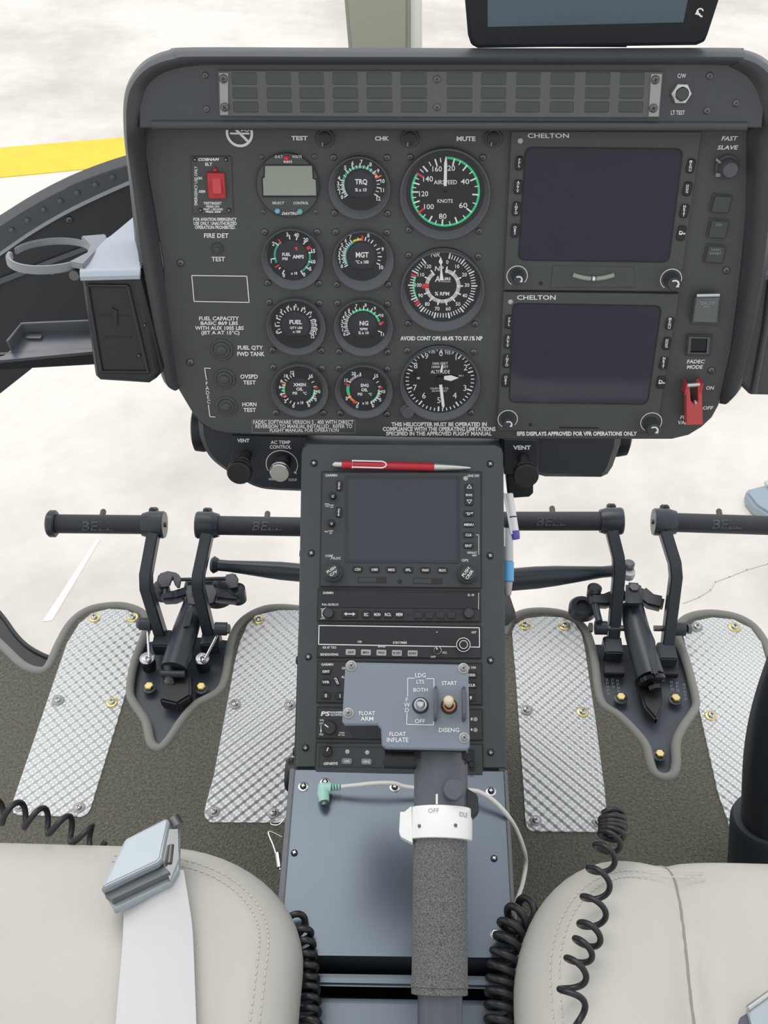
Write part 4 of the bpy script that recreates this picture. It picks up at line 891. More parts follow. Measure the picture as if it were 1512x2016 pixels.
# lower deck of the console
b = MB(); D0 = lambda x, y, h=0: DECK.p(x, y, h)
P_ = [PED.loc(DECK.M @ D0(x, y, 0)) for x, y in ((581, 1516), (991, 1519), (1010, 1886), (549, 1880))]
P2 = [PED.loc(DECK.M @ D0(x, y, -.008)) for x, y in ((581, 1516), (991, 1519), (1010, 1886), (549, 1880))]
b.rings([P2, P_]); part(g, 'lower_deck', b, DECKM, label='blue grey satin lower deck plate')
for sgn, pts in ((-1, ((571, 1512), (581, 1514), (551, 1880), (538, 1880))), (1, ((993, 1516), (999, 1516), (1019, 1886), (1011, 1886)))):
    b = MB(); b.rings([[PED.loc(DECK.M @ D0(x, y, h)) for x, y in pts] for h in (-.012, .002)]); part(g, 'deck_edge_strip', b, NOSEL, bevel=.0008)
def dscrew(x, y, kind):
    screw(g, DECK, x, y, 6.8, 0, kind)
for x, y, kd in ((597, 1549, 'blackw'), (777, 1550.5, 'blackw'), (640, 1541, 'blackw'), (966.4, 1558.4, 'blackw'), (579.5, 1679.5, 'black'), (972.6, 1690.5, 'black'), (976, 1840, 'blackw')): dscrew(x, y, kd)
# rear step of the console between the seats
b = MB(); w = lambda x, y, h: PED.loc(DECK.M @ DECK.p(x, y, h))
b.rings([[w(x, y, h) for x, y in ((572, 1916), (1024, 1923), (1026, 1948), (570, 1940))] for h in (-.06, -.018)]); part(g, 'rear_ledge', b, DECKM, bevel=.003)
b = MB(); b.rings([[w(x, y, h) for x, y in ((568, 1964), (1028, 1971), (1034, 2120), (562, 2110))] for h in (-.09, -.035)]); part(g, 'rear_plate', b, DECKM, bevel=.004)
b = MB(); b.rings([[w(x, y, h) for x, y in ((575, 1880), (1022, 1886), (1036, 2130), (560, 2130))] for h in (-.20, -.10)]); part(g, 'rear_base', b, BLACK)

# ================================================================== radios
H0 = .0035
def radio(name, label, out, m=RADB, h=H0):
    c = PED.p(sum(p[0] for p in out) / len(out), sum(p[1] for p in out) / len(out)); g = thing(name, label, 'radio', PED, c)
    b = MB(); prism_px(b, PED, [(x + (-2.5 if x < 790 else 2.5), y + (-2.5 if i in (0, 1) else 2.5)) for i, (x, y) in enumerate(out)], -.001, .0008); part(g, 'shadow_gap', b, BLACK)
    b = MB(); prism_px(b, PED, out, 0, h, .0006); part(g, 'fascia', b, m); return g
def key(g, x, y, w, hh, t, h=H0, m=KEY, lm=None, rot=0.0, th=4.6, wid=None, r=.0018, tall=.0020):
    k_ = PED.k(x, y); b = MB(); c = PED.p(x, y, h); b.rbox(c, w * k_, hh * k_, h, h + tall, r, .0005, rot=rot); ob = part(g, 'key', b, m)
    if t:
        b = MB()
        if rot:
            vs, fs, a0, a1, c0, c1 = glyphs(t, .02, 0); W_ = w * .8 * k_; H_ = hh * .6 * k_; ex = Vector((cos(rot), sin(rot), 0)); ey = Vector((-sin(rot), cos(rot), 0)); b.put(t, Vector((c.x, c.y, h + tall + .0002)) - ex * W_ / 2 - ey * H_ / 2, ex * W_, ey * H_, .02)
        elif wid: b.txt(PED, t, x - wid / 2, y - th / 2, x + wid / 2, y + th / 2, h + tall + .0002, .02)
        else: b.ctxt(PED, t, x, y, th, h + tall + .0002, .02)
        part(g, 'key_lettering', b, lm or WHITE, ob)
    return ob
def dual_knob(g, x, y, r, r2, h, lines=None, m=RADG, H=.014, lm=WHITE, rot=.7):
    k_ = PED.k(x, y); c = PED.p(x, y, h + H); c.z = h; b = MB()
    b.lathe(c, [(r * k_, 0), (r * k_, H * .5), (r * .93 * k_, H * .55)], 40, cap1=True); ob = part(g, 'outer_knob', b, m)
    b = MB(); b.lathe(c, [(r2 * k_, H * .5), (r2 * k_, H * .95), (r2 * .92 * k_, H)], 32); ob2 = part(g, 'inner_knob', b, m)
    if lines:
        b = MB(); ex = Vector((cos(rot), sin(rot), 0)); ey = Vector((-sin(rot), cos(rot), 0)); n = len(lines)
        for i, t in enumerate(lines):
            W_ = min(1.5, .42 * len(t)) * r2 * k_; H_ = .42 * r2 * k_; o = Vector((c.x, c.y, h + H + .0003)) + ey * ((n - 1) / 2 - i) * .62 * r2 * k_ - ex * W_ / 2 - ey * H_ / 2; b.put(t, o, ex * W_, ey * H_, .02)
        part(g, 'knob_lettering', b, lm, ob2)
def lets(g, items, h=H0 + .0003, bold=.015, shear=0, m=WHITE, fr=PED):
    for t, x0, x1, y0, y1 in items:
        b = MB(); b.txt(fr, t, x0, y0, x1, y1, h, bold, shear); part(g, 'lettering', b, m, fr=fr)
# --- GPS navigator
g = radio('gps_navigator', 'large GPS navigator with a square dark screen at the top of the console', [(635, 929.5), (946.5, 930), (946, 1157.5), (631, 1154)], RADG)
b = MB(); o = [PED.p(x, y, H0) for x, y in ((680, 937), (903.5, 938), (904, 1108.5), (680, 1107))]; o2 = [PED.p(x, y, H0) for x, y in ((686, 943), (899, 944), (899, 1103), (686, 1102))]
up_ = lambda ps, z: [Vector((p.x, p.y, z)) for p in ps]
b.rings([up_(o, H0 - .0005), up_(o, H0 + .0010), up_(o2, H0 + .0004)], True, False, False); part(g, 'screen_bezel', b, RADB)
b = MB(); b.prism([(p.x, p.y) for p in o2], H0 - .001, H0 + .0005); part(g, 'screen', b, SCRG)
lets(g, [('GARMIN', 640.5, 664, 933.3, 938.3), ('GNS 530', 920.6, 943, 934.2, 939), ('PWR', 639.5, 648, 991, 994), ('VOL', 640, 648, 995, 998), ('PUSH', 648.5, 657, 993, 996), ('SQ', 650, 656, 997, 1000), ('VOL', 638.5, 646, 1045, 1048), ('PUSH', 647, 655.5, 1043.8, 1046.8), ('ID', 649, 653.5, 1048, 1051), ('COM', 640.5, 653, 1092, 1096.6), ('VLOC', 654, 671, 1096.5, 1101.5), ('GPS', 909, 922, 1100.7, 1105.6), ('DEFAULT', 920, 939, 1086, 1090), ('NAV', 930, 939, 1091.4, 1095.4)])
b = MB(); b.line([PED.p(x, y) for x, y in ((937, 1054), (942, 1054), (942, 1092))], .0005, H0 + .0003); b.line([PED.p(652, 1101.5), PED.p(656, 1093)], .0005, H0 + .0003); part(g, 'painted_line', b, WHITE)
b = MB(); kp = PED.k(916, 942); b.lathe(PED.p(916.6, 942, H0), [(4.8 * kp, 0), (4.8 * kp, .0008), (3.4 * kp, .0014)], 18); part(g, 'light_sensor', b, DOT)
def rocker(x0, x1, y0, y1, marks_):
    ob = key(g, (x0 + x1) / 2, (y0 + y1) / 2, x1 - x0, y1 - y0, '')
    b = MB(); xm = (x0 + x1) / 2; z = H0 + .0022
    for t, y in marks_:
        if t in '^v':
            c = PED.p(xm, y); s_ = 1 if t == '^' else -1; b.line([c + Vector((-4.5 * kp, -3 * kp * s_, 0)), c + Vector((0, 4 * kp * s_, 0)), c + Vector((4.5 * kp, -3 * kp * s_, 0)), c + Vector((-4.5 * kp, -3 * kp * s_, 0))], 1.1 * kp, z)
        elif t == '|': c = PED.p(xm, y); b.tick(c, 0, -4.5 * kp, 4.5 * kp, 1.3 * kp, z); b.tick(c, 0, 3 * kp, 6 * kp, 4 * kp, z, .2 * kp); b.tick(c, 180, 3 * kp, 6 * kp, 4 * kp, z, .2 * kp)
        else: b.ctxt(PED, t, xm, y, 4.6, z, .02)
    part(g, 'key_lettering', b, WHITE, ob)
rocker(662, 674, 946.5, 966.5, (('C', 951), ('|', 960))); rocker(661, 673.6, 999, 1018.7, (('V', 1003.5), ('|', 1012))); rocker(915, 932, 953.5, 995.5, (('^', 960), ('RNG', 974.5), ('v', 989)))
for x, y, t in ((655.4, 977.4, 'C'), (652.8, 1031.3, 'V')):
    b = MB(); c = PED.p(x, y, H0); b.lathe(c, [(7.2 * kp, 0), (7 * kp, .007), (6 * kp, .008)], 20); ob = part(g, 'small_knob', b, BLACK)
    b = MB(); b.ctxt(PED, t, x, y, 5, H0 + .0084, .02); part(g, 'knob_lettering', b, WHITE, ob)
for t, x, y in (('MENU', 923, 1033), ('CLR', 922.5, 1053.3), ('ENT', 922.5, 1074.5)): key(g, x, y, 20, 10.5, t, th=5)
ob = key(g, 923, 1011.5, 20, 10.5, ''); b = MB(); b.ctxt(PED, 'D', 923, 1011.5, 5.5, H0 + .0023, .03); c = PED.p(923, 1011.5); b.line([c + Vector((-6 * kp, 0, 0)), c + Vector((6 * kp, 0, 0))], 1 * kp, H0 + .0023); b.tick(c + Vector((5 * kp, 0, 0)), 90, 0, 3 * kp, 4 * kp, H0 + .0024, .2 * kp); part(g, 'key_lettering', b, WHITE, ob)
for t, x in (('CDI', 704), ('OBS', 737.5), ('MSG', 770.5), ('FPL', 804), ('VNAV', 837.5), ('PROC', 871)): key(g, x, 1121 + (x - 704) * .012, 19, 11, t, th=5, wid=14 if len(t) > 3 else None)
for x0, x1, xd, y in ((705, 761, 741, 1141.8), (813, 871, 849, 1144)):
    b = MB(); p0, p1 = PED.p(x0, y + 5.5, H0), PED.p(x1, y - 5.5, H0); b.prism([(p0.x, p0.y), (p1.x, p0.y), (p1.x, p1.y), (p0.x, p1.y)], H0 - .001, H0 + .0003); ob = part(g, 'card_slot', b, BLACK)
    b = MB(); b.prism([(p0.x + .0008, p0.y + .0008), (PED.p(xd, y).x, p0.y + .0008), (PED.p(xd, y).x, p1.y - .0008), (p0.x + .0008, p1.y - .0008)], H0, H0 + .0006); part(g, 'card_cover', b, RADG, ob)
b = MB(); b.lathe(PED.p(787.3, 1145, H0), [(4.5 * kp, 0), (4.5 * kp, .0004), (2.5 * kp, .0004), (2 * kp, .0012)], 18); part(g, 'lock_screw', b, BLACK)
dual_knob(g, 654.4, 1125, 18.5, 13, H0, ('PUSH', 'C/V'), rot=3.6 - 3.0); dual_knob(g, 920.6, 1128.5, 18.5, 14, H0, ('PUSH', 'CRSR'), rot=.95)
# --- comm radio
g = radio('comm_radio', 'slim comm radio with a glossy black display, below the GPS navigator', [(628, 1160), (943.5, 1165), (945, 1224), (626, 1222)])
b = MB(); prism_px(b, PED, [(631, 1163), (941, 1168), (940.5, 1199), (631, 1196)], H0 - .001, H0 + .0008, .0003); part(g, 'display_window', b, BLACKG)
lets(g, [('GARMIN', 635.5, 656, 1164.8, 1169.5), ('SL 40', 921, 933.5, 1169, 1173.5), ('PULL SQUELCH', 634, 666, 1188, 1192.8)], H0 + .0011)
lets(g, [('VOL', 631, 638, 1197.5, 1200.5), ('OFF', 631, 638.5, 1216, 1219)])
b = MB(); k2 = kp; a = PED.p(646.5, 1207.5, H0 + .0003); b.sector(a, 11.6 * kp, 12.6 * kp, -150, 10, H0 + .0003, 20); b.line([PED.p(634.5, 1202), PED.p(634.5, 1214)], .0006, H0 + .0003); b.line([PED.p(942, 1168), PED.p(941.5, 1200)], .0005, H0 + .0010); part(g, 'painted_line', b, WHITE)
def rknob(x, y, r, h=H0, H=.010, m=RADG, ptr=None):
    b = MB(); c = PED.p(x, y, h + H); c.z = h; b.lathe(c, [(r * kp, 0), (r * .96 * kp, H * .9), (r * .85 * kp, H)], 28); ob = part(g, 'knob', b, m)
    if ptr is not None:
        b = MB(); b.tick(Vector((c.x, c.y, 0)), ptr, r * .15 * kp, r * .85 * kp, 2 * kp, h + H + .0003); part(g, 'knob_pointer', b, WHITE, ob)
rknob(646.7, 1206.7, 9.5); rknob(923, 1206.7, 10)
ob = key(g, 689, 1209.5, 30, 14, ''); b = MB(); c = PED.p(689, 1209.5); z = H0 + .0023; b.line([c + Vector((-8 * kp, 0, 0)), c + Vector((8 * kp, 0, 0))], 2 * kp, z); b.tick(c + Vector((6 * kp, 0, 0)), 90, 0, 5 * kp, 7 * kp, z, .2 * kp); b.tick(c + Vector((-6 * kp, 0, 0)), 270, 0, 5 * kp, 7 * kp, z, .2 * kp); part(g, 'key_lettering', b, WHITE, ob)
for t, x in (('EC', 721), ('MON', 742.5), ('RCL', 764), ('MEM', 786)): key(g, x, 1209.8, 17, 14, t, th=6, wid=8 if t == 'EC' else 12.5)
b = MB(); b.lathe(PED.p(804.5, 1211, H0), [(3 * kp, 0), (3 * kp, .0006)], 14); part(g, 'light_sensor', b, BLACKG)
for x in (823.5, 845, 866.5, 889): key(g, x, 1211, 17, 14, '', m=RADB)
# --- ADF receiver
g = radio('adf_receiver', 'slim ADF receiver with five pale keys and a white outline', [(629, 1229), (945, 1234), (946, 1296), (625.5, 1294)], RADB)
b = MB(); prism_px(b, PED, [(629.5, 1232.5), (942.5, 1237), (943, 1273), (629, 1268)], H0 - .001, H0 + .0006); part(g, 'display_window', b, BLACKG)
b = MB(); c4 = [(628.8, 1231.8), (943.3, 1236.3), (943.6, 1274.3), (628, 1268.8)]; b.line([PED.p(x, y) for x, y in c4 + c4[:1]], .0009, H0 + .0009); part(g, 'white_outline', b, WHITE)
lets(g, [('ADF', 928, 937.5, 1242.5, 1247), ('USE', 704, 712, 1261.5, 1265.3), ('STBY/TIMER', 773.5, 801.5, 1263, 1267.5)], H0 + .0010)
lets(g, [('KR 87 TSO', 635.5, 662, 1272.4, 1277), ('BENDIX/KING', 631, 666, 1286, 1290.8), ('VOL', 870.5, 880, 1282.5, 1287), ('OFF', 848, 858, 1291, 1295)])
b = MB(); c = PED.p(751.5, 1273.5); z = H0 + .0003; b.line([c + Vector((-6 * kp, 0, 0)), c + Vector((6 * kp, 0, 0))], 1.2 * kp, z); b.tick(c + Vector((4 * kp, 0, 0)), 90, 0, 4 * kp, 4 * kp, z, .1 * kp); b.tick(c + Vector((-4 * kp, 0, 0)), 270, 0, 4 * kp, 4 * kp, z, .1 * kp); part(g, 'painted_arrow', b, WHITE)
for t, x in (('ADF', 690.5), ('BFO', 720.5), ('FRQ', 751), ('FLT/ET', 781.5), ('SET/RST', 812.5)): key(g, x, 1284 + (x - 690) * .02, 19.5, 11.5, t, m=KEYW, lm=BLACK, th=4.6, wid=12 if len(t) < 4 else 15, r=.001)
rknob(861.6, 1279.7, 6.5, m=BLACK, ptr=-30)
b = MB(); a = PED.p(861.6, 1279.7, H0 + .0102); b.sector(PED.p(861.6, 1280, H0), 6.4 * kp, 7.4 * kp, 0, 360, H0 + .0004, 24); p = PED.p(912.7, 1270, H0 + .012)
part(g, 'knob_ring', b, WHITE)
dual_knob(g, 912.7, 1269, 14, 8.5, H0, None, BLACK, .011)
b = MB(); p = PED.p(912.7, 1269, H0 + .011); b.sector(p, 12.2 * kp, 13.6 * kp, 0, 360, H0 + .0068, 30); b.sector(p, 7 * kp, 8.2 * kp, 0, 360, H0 + .0113, 26); part(g, 'knob_ring', b, WHITE)
screw(g, PED, 860, 1244.8, 3.5, H0, 'black')
# --- transponder
g = radio('transponder', 'transponder with digit keys, partly hidden behind the grey collective box', [(627, 1302), (947, 1307), (948, 1387), (625, 1383)])
lets(g, [('GARMIN', 632.5, 656, 1305.7, 1310.6), ('GTX 330', 912, 937, 1312, 1316.5), ('ON', 673, 681, 1313, 1318), ('ALT', 672, 682, 1330, 1335)])
for t, x, y, w_ in (('IDENT', 642, 1322, 20), ('VFR', 641.5, 1343, 19), ('CRSR', 929, 1329, 20), ('CLR', 929, 1349, 20)): key(g, x, y, w_, 11.5, t, th=5, wid=14)
key(g, 663, 1341, 18, 8, 'STBY', rot=-1.1)
for i in range(10): key(g, 641.5 + i * 28 if i < 2 else 641.5 + i * 31.7, 1369.5 + i * .5, 18.5, 14, str(i), th=7)
# --- audio panel
g = radio('intercom_radio', 'audio panel with one volume knob, below the transponder', [(626, 1393), (948, 1398), (949, 1457), (624, 1454)])
lets(g, [('PS', 631.5, 650, 1400.5, 1409.5)], bold=.03, shear=.15); lets(g, [('ENGINEERING', 651, 682, 1400.5, 1404.6), ('INCORPORATED', 651, 682, 1405.5, 1409.5), ('VOL', 629, 638, 1416, 1420), ('INT', 629.5, 637, 1422.5, 1426), ('PAX', 629, 636.5, 1444, 1448), ('PUSH', 668, 678, 1441, 1444), ('INT VOL', 666, 679, 1445.5, 1448.5), ('E', 927, 931, 1413, 1418), ('R', 927, 931, 1434, 1439)])
b = MB(); b.line([PED.p(632.5, 1428), PED.p(632.5, 1441)], .0006, H0 + .0003); c = PED.p(632.5, 1441); b.tick(c, 180, -4 * kp, 2 * kp, 4 * kp, H0 + .0004, .2 * kp); part(g, 'painted_line', b, WHITE)
rknob(648, 1433, 13, ptr=-55, m=RADB)
for x, y in ((936, 1416), (936, 1437)): b = MB(); b.lathe(PED.p(x, y, H0), [(4 * kp, 0), (4 * kp, .001), (2 * kp, .001)], 16); part(g, 'small_lamp', b, DIM)
# --- stability / satcom control panel
g = radio('stability_controller', 'shallow control panel with two pale keys at the foot of the console', [(624, 1463), (949, 1467), (950, 1526), (621, 1523)], RADG)
b = MB(); c4 = [(630, 1470), (925, 1472), (925, 1512), (629, 1509)]; b.line([PED.p(x, y) for x, y in c4 + c4[:1]], .0007, H0 + .0002); part(g, 'painted_line', b, BLACK)
rknob(643, 1480, 10, m=BLACK, H=.007, ptr=20)
lets(g, [('GENESYS', 637, 665, 1500.5, 1505.8)], bold=.04, shear=.2)
for x, y in ((684, 1480), (723, 1481.5)): b = MB(); b.lathe(PED.p(x, y, H0), [(4.2 * kp, 0), (4.2 * kp, .0006), (2.5 * kp, .0012)], 16); part(g, 'indicator_lamp', b, DOT)
key(g, 683, 1498.5, 20, 11.5, 'SAS', m=mat('grey key', (.20, .22, .22), .45), lm=WHITE, th=4.6); key(g, 721.5, 1499.5, 20.5, 12, 'HDG', m=MATS['grey key'], lm=WHITE, th=4.6)
b = MB(); b.rbox(PED.p(929, 1497, H0), 10 * kp, 40 * kp, H0 - .001, H0 + .0006, .001); part(g, 'slot', b, BLACK); rknob(929, 1505, 6, m=BLACK, H=.006)

# ================================================================== pens
P0, P1 = PED.p(655, 914, .0065), PED.p(927, 921, .0045); ax = (P1 - P0).normalized(); L = (P1 - P0).length
g = thing('pen', 'red ballpoint pen with a silver tip lying across the top of the console', 'pen', PED, (P0 + P1) / 2)
r = 8.2 * kp
b = MB(); b.lathe(P0, [(r * .5, 0), (r * .55, L * .004), (r * .85, L * .012), (r * .85, L * .068)], 24, axis=ax, cap0=True); part(g, 'push_button', b, SILVW)
b = MB(); b.lathe(P0, [(r * .95, L * .066), (r, L * .07), (r, L * .735), (r * .95, L * .74)], 24, axis=ax, cap0=True); part(g, 'barrel', b, mat('red pen plastic', (.50, .02, .035), .25))
b = MB(); b.lathe(P0, [(r * 1.0, L * .735), (r * .95, L * .80), (r * .65, L * .92), (r * .35, L * .985), (r * .12, L)], 24, axis=ax); part(g, 'tip_cone', b, SILVW)
b = MB(); q0 = P0 + ax * (L * .145); n = Vector((0, 0, r * 1.1)); u = ax.cross(Vector((0, 0, 1))).normalized() * r * .78
lp_ = [q0 + n + u, q0 + ax * (L * .215) + n + u, q0 + ax * (L * .238) + n + u * .6, q0 + ax * (L * .245) + n, q0 + ax * (L * .238) + n - u * .6, q0 + ax * (L * .215) + n - u, q0 + n - u]
b.tube(lp_, .0008, 8, closed=True); b.tube([q0 + n + u, q0 + n * .2 + u], .0008, 8); b.tube([q0 + n - u, q0 + n * .2 - u], .0008, 8); part(g, 'clip', b, WPL)
# two pens clipped at the right flank of the console
def side_pen(label, a, e, segs, hh=-.03):
    A, E = PED.p(*a, hh), PED.p(*e, hh); g = thing('pen', label, 'pen', PED, A); ax = (E - A).normalized(); L = (E - A).length
    for nm, t0, t1, r0, r1, m in segs:
        b = MB(); b.lathe(A, [(r0 * .85, L * t0), (r0, L * (t0 + .01)), (r1, L * (t1 - .01)), (r1 * .85, L * t1)], 18, axis=ax, cap0=True); part(g, nm, b, m)
    return g, A, ax, L
g, A, ax, L = side_pen('white ballpoint with a violet end, sticking out beside the console flank', (1001, 972), (1014.5, 1062), [('barrel', 0, .83, .0048, .0050, WPL), ('band', .50, .54, .0052, .0052, BLACK), ('end_cap', .82, 1, .0056, .0050, BLUE)])
b = MB(); b.bar([A + Vector((-.005, .0, .004)), A + Vector((-.0035, 0, .005)) + ax * L * .9], .0022, .001, (1, 0, 0)); part(g, 'clip', b, WPL)
g, A, ax, L = side_pen('white and light blue ballpoint hanging lower beside the console flank', (1000, 1040), (1000, 1172), [('barrel', 0, .50, .0050, .0056, mat('frosted barrel', (.55, .57, .60), .3)), ('grip', .50, .80, .0062, .0060, LBLUE), ('tip_cone', .80, 1, .0048, .0034, mat('grey pen tip', (.42, .40, .40), .4))])
b = MB(); b.tube([A + Vector((-.0045, 0, .004)) + ax * L * t for t in (0, .1, .2, .28)], .0013, 8); part(g, 'clip', b, WPL)
# ================================================================== collective lever with its switch box
C = COL; kc = C.k(800, 1390)
g = thing('collective_lever', 'grey collective lever with a switch box and foam grip in front of the console', 'control lever', C, C.p(800, 1390))
box = [(683, 1303), (918, 1308), (922, 1312), (925, 1470), (919, 1476.5), (760, 1473.5), (751.5, 1466), (750, 1434), (743, 1427), (679, 1427), (673.5, 1420), (680, 1307)]
b = MB(); prism_px(b, C, box, -.004, 0, .0012); part(g, 'box_lid', b, BOXG)
inb = [(C.p(800, 1390)[0] + (p[0] - C.p(800, 1390)[0]) * .985, C.p(800, 1390)[1] + (p[1] - C.p(800, 1390)[1]) * .985) for p in [C.p(x, y) for x, y in box]]
c0 = C.p(800, 1390)
b = MB(); tp = [Vector((x, y, -.004)) for x, y in inb]; bt = [Vector((c0.x + (p.x - c0.x) * .93, c0.y + .002 + (p.y - c0.y) * .95, -.072)) for p in tp]
b.rings([bt, tp]); part(g, 'box_body', b, BOXD, bevel=.0012)
lets(g, [('LDG', 817.7, 838, 1325.3, 1333.7), ('LTS', 820, 835, 1338.6, 1346), ('BOTH', 814, 842, 1354.5, 1362), ('OFF', 816.7, 837, 1415.6, 1424), ('START', 869.7, 899.5, 1341, 1349), ('DISENG', 864, 904, 1433, 1441.3), ('FLOAT', 707, 738.4, 1400, 1408.2), ('ARM', 710, 735, 1411, 1419), ('FLOAT', 766.7, 799, 1441, 1449.2), ('INFLATE', 761.8, 804, 1452.3, 1461)], .0004, .006, 0, WHITE, C)
b = MB()
for i, t in enumerate('FWD'): b.ctxt(C, t, 801.3, 1377.5 + i * 10.3, 8, .0004, .0)
part(g, 'lettering', b, WHITE)
b = MB()
for pts in (((802.5, 1371), (802.5, 1335.6), (816, 1335.6)), ((839.5, 1336.6), (854.4, 1336.6), (854.4, 1353.5)), ((801.3, 1404), (800.5, 1426.5), (853.5, 1427.5), (853.5, 1421))): b.line([C.p(*q) for q in pts], 1.3 * kc, .0004)
part(g, 'painted_line', b, WHITE)
for x, y in ((691.7, 1311), (912.4, 1316), (686, 1404), (914, 1452.7)): screw(g, C, x, y, 7, 0, 'washer')
def toggle(x, y, tx, ty, col, m_ring, m_bat, r):
    c = C.p(x, y); b = MB(); b.lathe(c, [(16.5 * kc, 0), (16.5 * kc, .0004), (14 * kc, .0004)], 28, cap1=True); part(g, 'toggle_seat', b, BLACK)
    b = MB(); b.lathe(c, [(13.5 * kc, 0), (13.5 * kc, .003), (12 * kc, .004), (9 * kc, .004), (8 * kc, .001)], 28, cap1=False); part(g, 'toggle_collar', b, m_ring)
    t = C.p(tx, ty, .017); d = (t - c).normalized(); L = (t - c).length
    b = MB(); b.lathe(c, [(5 * kc, 0), (r * .75 * kc, L * .4), (r * kc, L * .8), (r * .85 * kc, L * .93), (r * .5 * kc, L)], 20, axis=d); part(g, 'toggle_bat', b, m_bat)
toggle(827.7, 1389, 827.5, 1386, 0, STEEL, STEEL, 9.5)
toggle(884, 1390, 883, 1377, 0, COPPER, IVORY, 10.5)
for x0, x1, y0, y1 in ((852.5, 861.5, 1354, 1421), (908, 917, 1355, 1421)):
    a, e = C.p(x0, y1), C.p(x1, y0); b = MB(); w_ = (e.x - a.x) * .75; xm = (a.x + e.x) / 2 - .0
    pr = [(a.y, 0), (a.y + .001, .010), (a.y + .004, .013), (e.y - .004, .013), (e.y - .001, .010), (e.y, 0)]
    b.rings([[Vector((xm + s_ * w_ / 2, y, z)) for y, z in pr] for s_ in (-1, 1)]); part(g, 'toggle_guard', b, TUBEG, bevel=.0006)
T0, T1, T2, T3, T4 = C.p(868, 1470, -.034), C.p(868, 1592, -.034), C.p(867, 1655, -.034), C.p(866, 1955, -.036), C.p(866, 2120, -.037)
ax = (T3 - T1).normalized(); rt = .0212
b = MB(); b.tube([T0, T1 + ax * .002], rt * 1.02, 40); part(g, 'neck_tube', b, TUBEG)
b = MB(); b.prism([tuple(C.p(x, y, -.025)[:2]) for x, y in ((808, 1470), (925, 1476), (924, 1508), (905, 1500), (880, 1494), (850, 1494), (825, 1502), (808, 1510))], -.060, -.020); part(g, 'casting', b, BOXD, bevel=.003)
b = MB(); p = C.p(783, 1492, -.030); b.lathe(p + Vector((-.012, 0, 0)), [(.0065, 0), (.0088, .0015), (.0090, .035)], 26, axis=Vector((1, 0, 0)), cap0=True); part(g, 'side_boss', b, BOXD)
b = MB(); p = C.p(893, 1549, -.005); b.lathe(Vector((p.x, p.y - .0015, -.024)), [(20 * kc, 0), (20 * kc, .017), (19.5 * kc, .0185), (18.5 * kc, .019)], 40); part(g, 'round_knob', b, TUBEG)
b = MB(); p0, p1 = C.p(860, 1565, -.0115), C.p(860, 1581, -.0115); b.line([p0, p1], 4 * kc, -.0122); part(g, 'index_line', b, WHITE)
b = MB(); b.prism([tuple(C.p(x, y, -.03)[:2]) for x, y in ((918, 1552), (940, 1566), (943, 1600), (930, 1612), (915, 1605))], -.045, -.026); part(g, 'side_lug', b, BOXD, bevel=.001)
rr = .0249; Lr = (T2 - T1).length
b = MB(); b.lathe(T1, [(rt, -.0005), (rr * .97, 0), (rr, .0012), (rr, Lr * .8), (rr * .99, Lr * .98), (rt * .98, Lr)], 48, axis=ax, cap0=True)
lb = [C.p(x, y, -.034) for x, y in ((810, 1590), (797, 1601), (788, 1602), (786, 1640), (790, 1650), (812, 1662))]
b.rings([[Vector((p.x, p.y, h)) for p in lb] for h in (-.042, -.024)]); part(g, 'throttle_ring', b, WPL, label='white throttle ring with a thumb lobe')
def on_tube(txt, px0, px1, y0, y1, rad, m, name='ring_lettering'):
    b = MB(); a = T1 + ax * ((T2 - T1).length * .5); vs, fs, x0, x1, c0, c1 = glyphs(txt, .0, 0)
    L0, R0_ = C.p(px0, (y0 + y1) / 2, -.01), C.p(px1, (y0 + y1) / 2, -.01); hT = C.p(px0, y0, -.01).y; hB = C.p(px0, y1, -.01).y; nv = []
    for v in vs:
        x = L0.x + (R0_.x - L0.x) * (v.x - x0) / (x1 - x0); y = hB + (hT - hB) * (v.y - c0) / (c1 - c0)
        dx = x - a.x; nv.append(b.bm.verts.new((x, y, a.z + sqrt(max(0, rad * rad - dx * dx)))))
    for f in fs: b._f([nv[i] for i in f])
    part(g, name, b, m)
on_tube('OFF', 843, 864, 1591, 1600, rr + .0003, DIM); on_tube('IDLE', 905, 922, 1597, 1606, rr + .0003, DIM)
for x in (827, 896):
    b = MB(); p = C.p(x, 1625, -.012); dx = p.x - T1.x; z = T1.z + sqrt(rr * rr - dx * dx); b.lathe(Vector((p.x, p.y, z - .001)), [(3.5 * kc, 0), (3.5 * kc, .0012), (2 * kc, .0012)], 14, axis=Vector((dx, 0, z - T1.z))); part(g, 'set_screw', b, DSTEEL)
L3 = (T3 - T2).length
b = MB(); prof_ = [(rt * .9, -.008), (rt * 1.0, -.006)] + [(rt * 1.0, -.006 + (L3 + .006) * i / 30) for i in range(1, 31)] + [(rt * 1.03, L3 - .004), (rt * 1.0, L3 + .001), (rt * .8, L3 + .002)]
prof_.sort(key=lambda q: q[1]); b.lathe(T2, prof_, 56, axis=ax, cap0=True); part(g, 'foam_grip', b, FOAM, label='grey speckled foam grip')
b = MB(); b.tube([T3 - ax * .01, T4], .0168, 36); part(g, 'lower_tube', b, TUBEG)

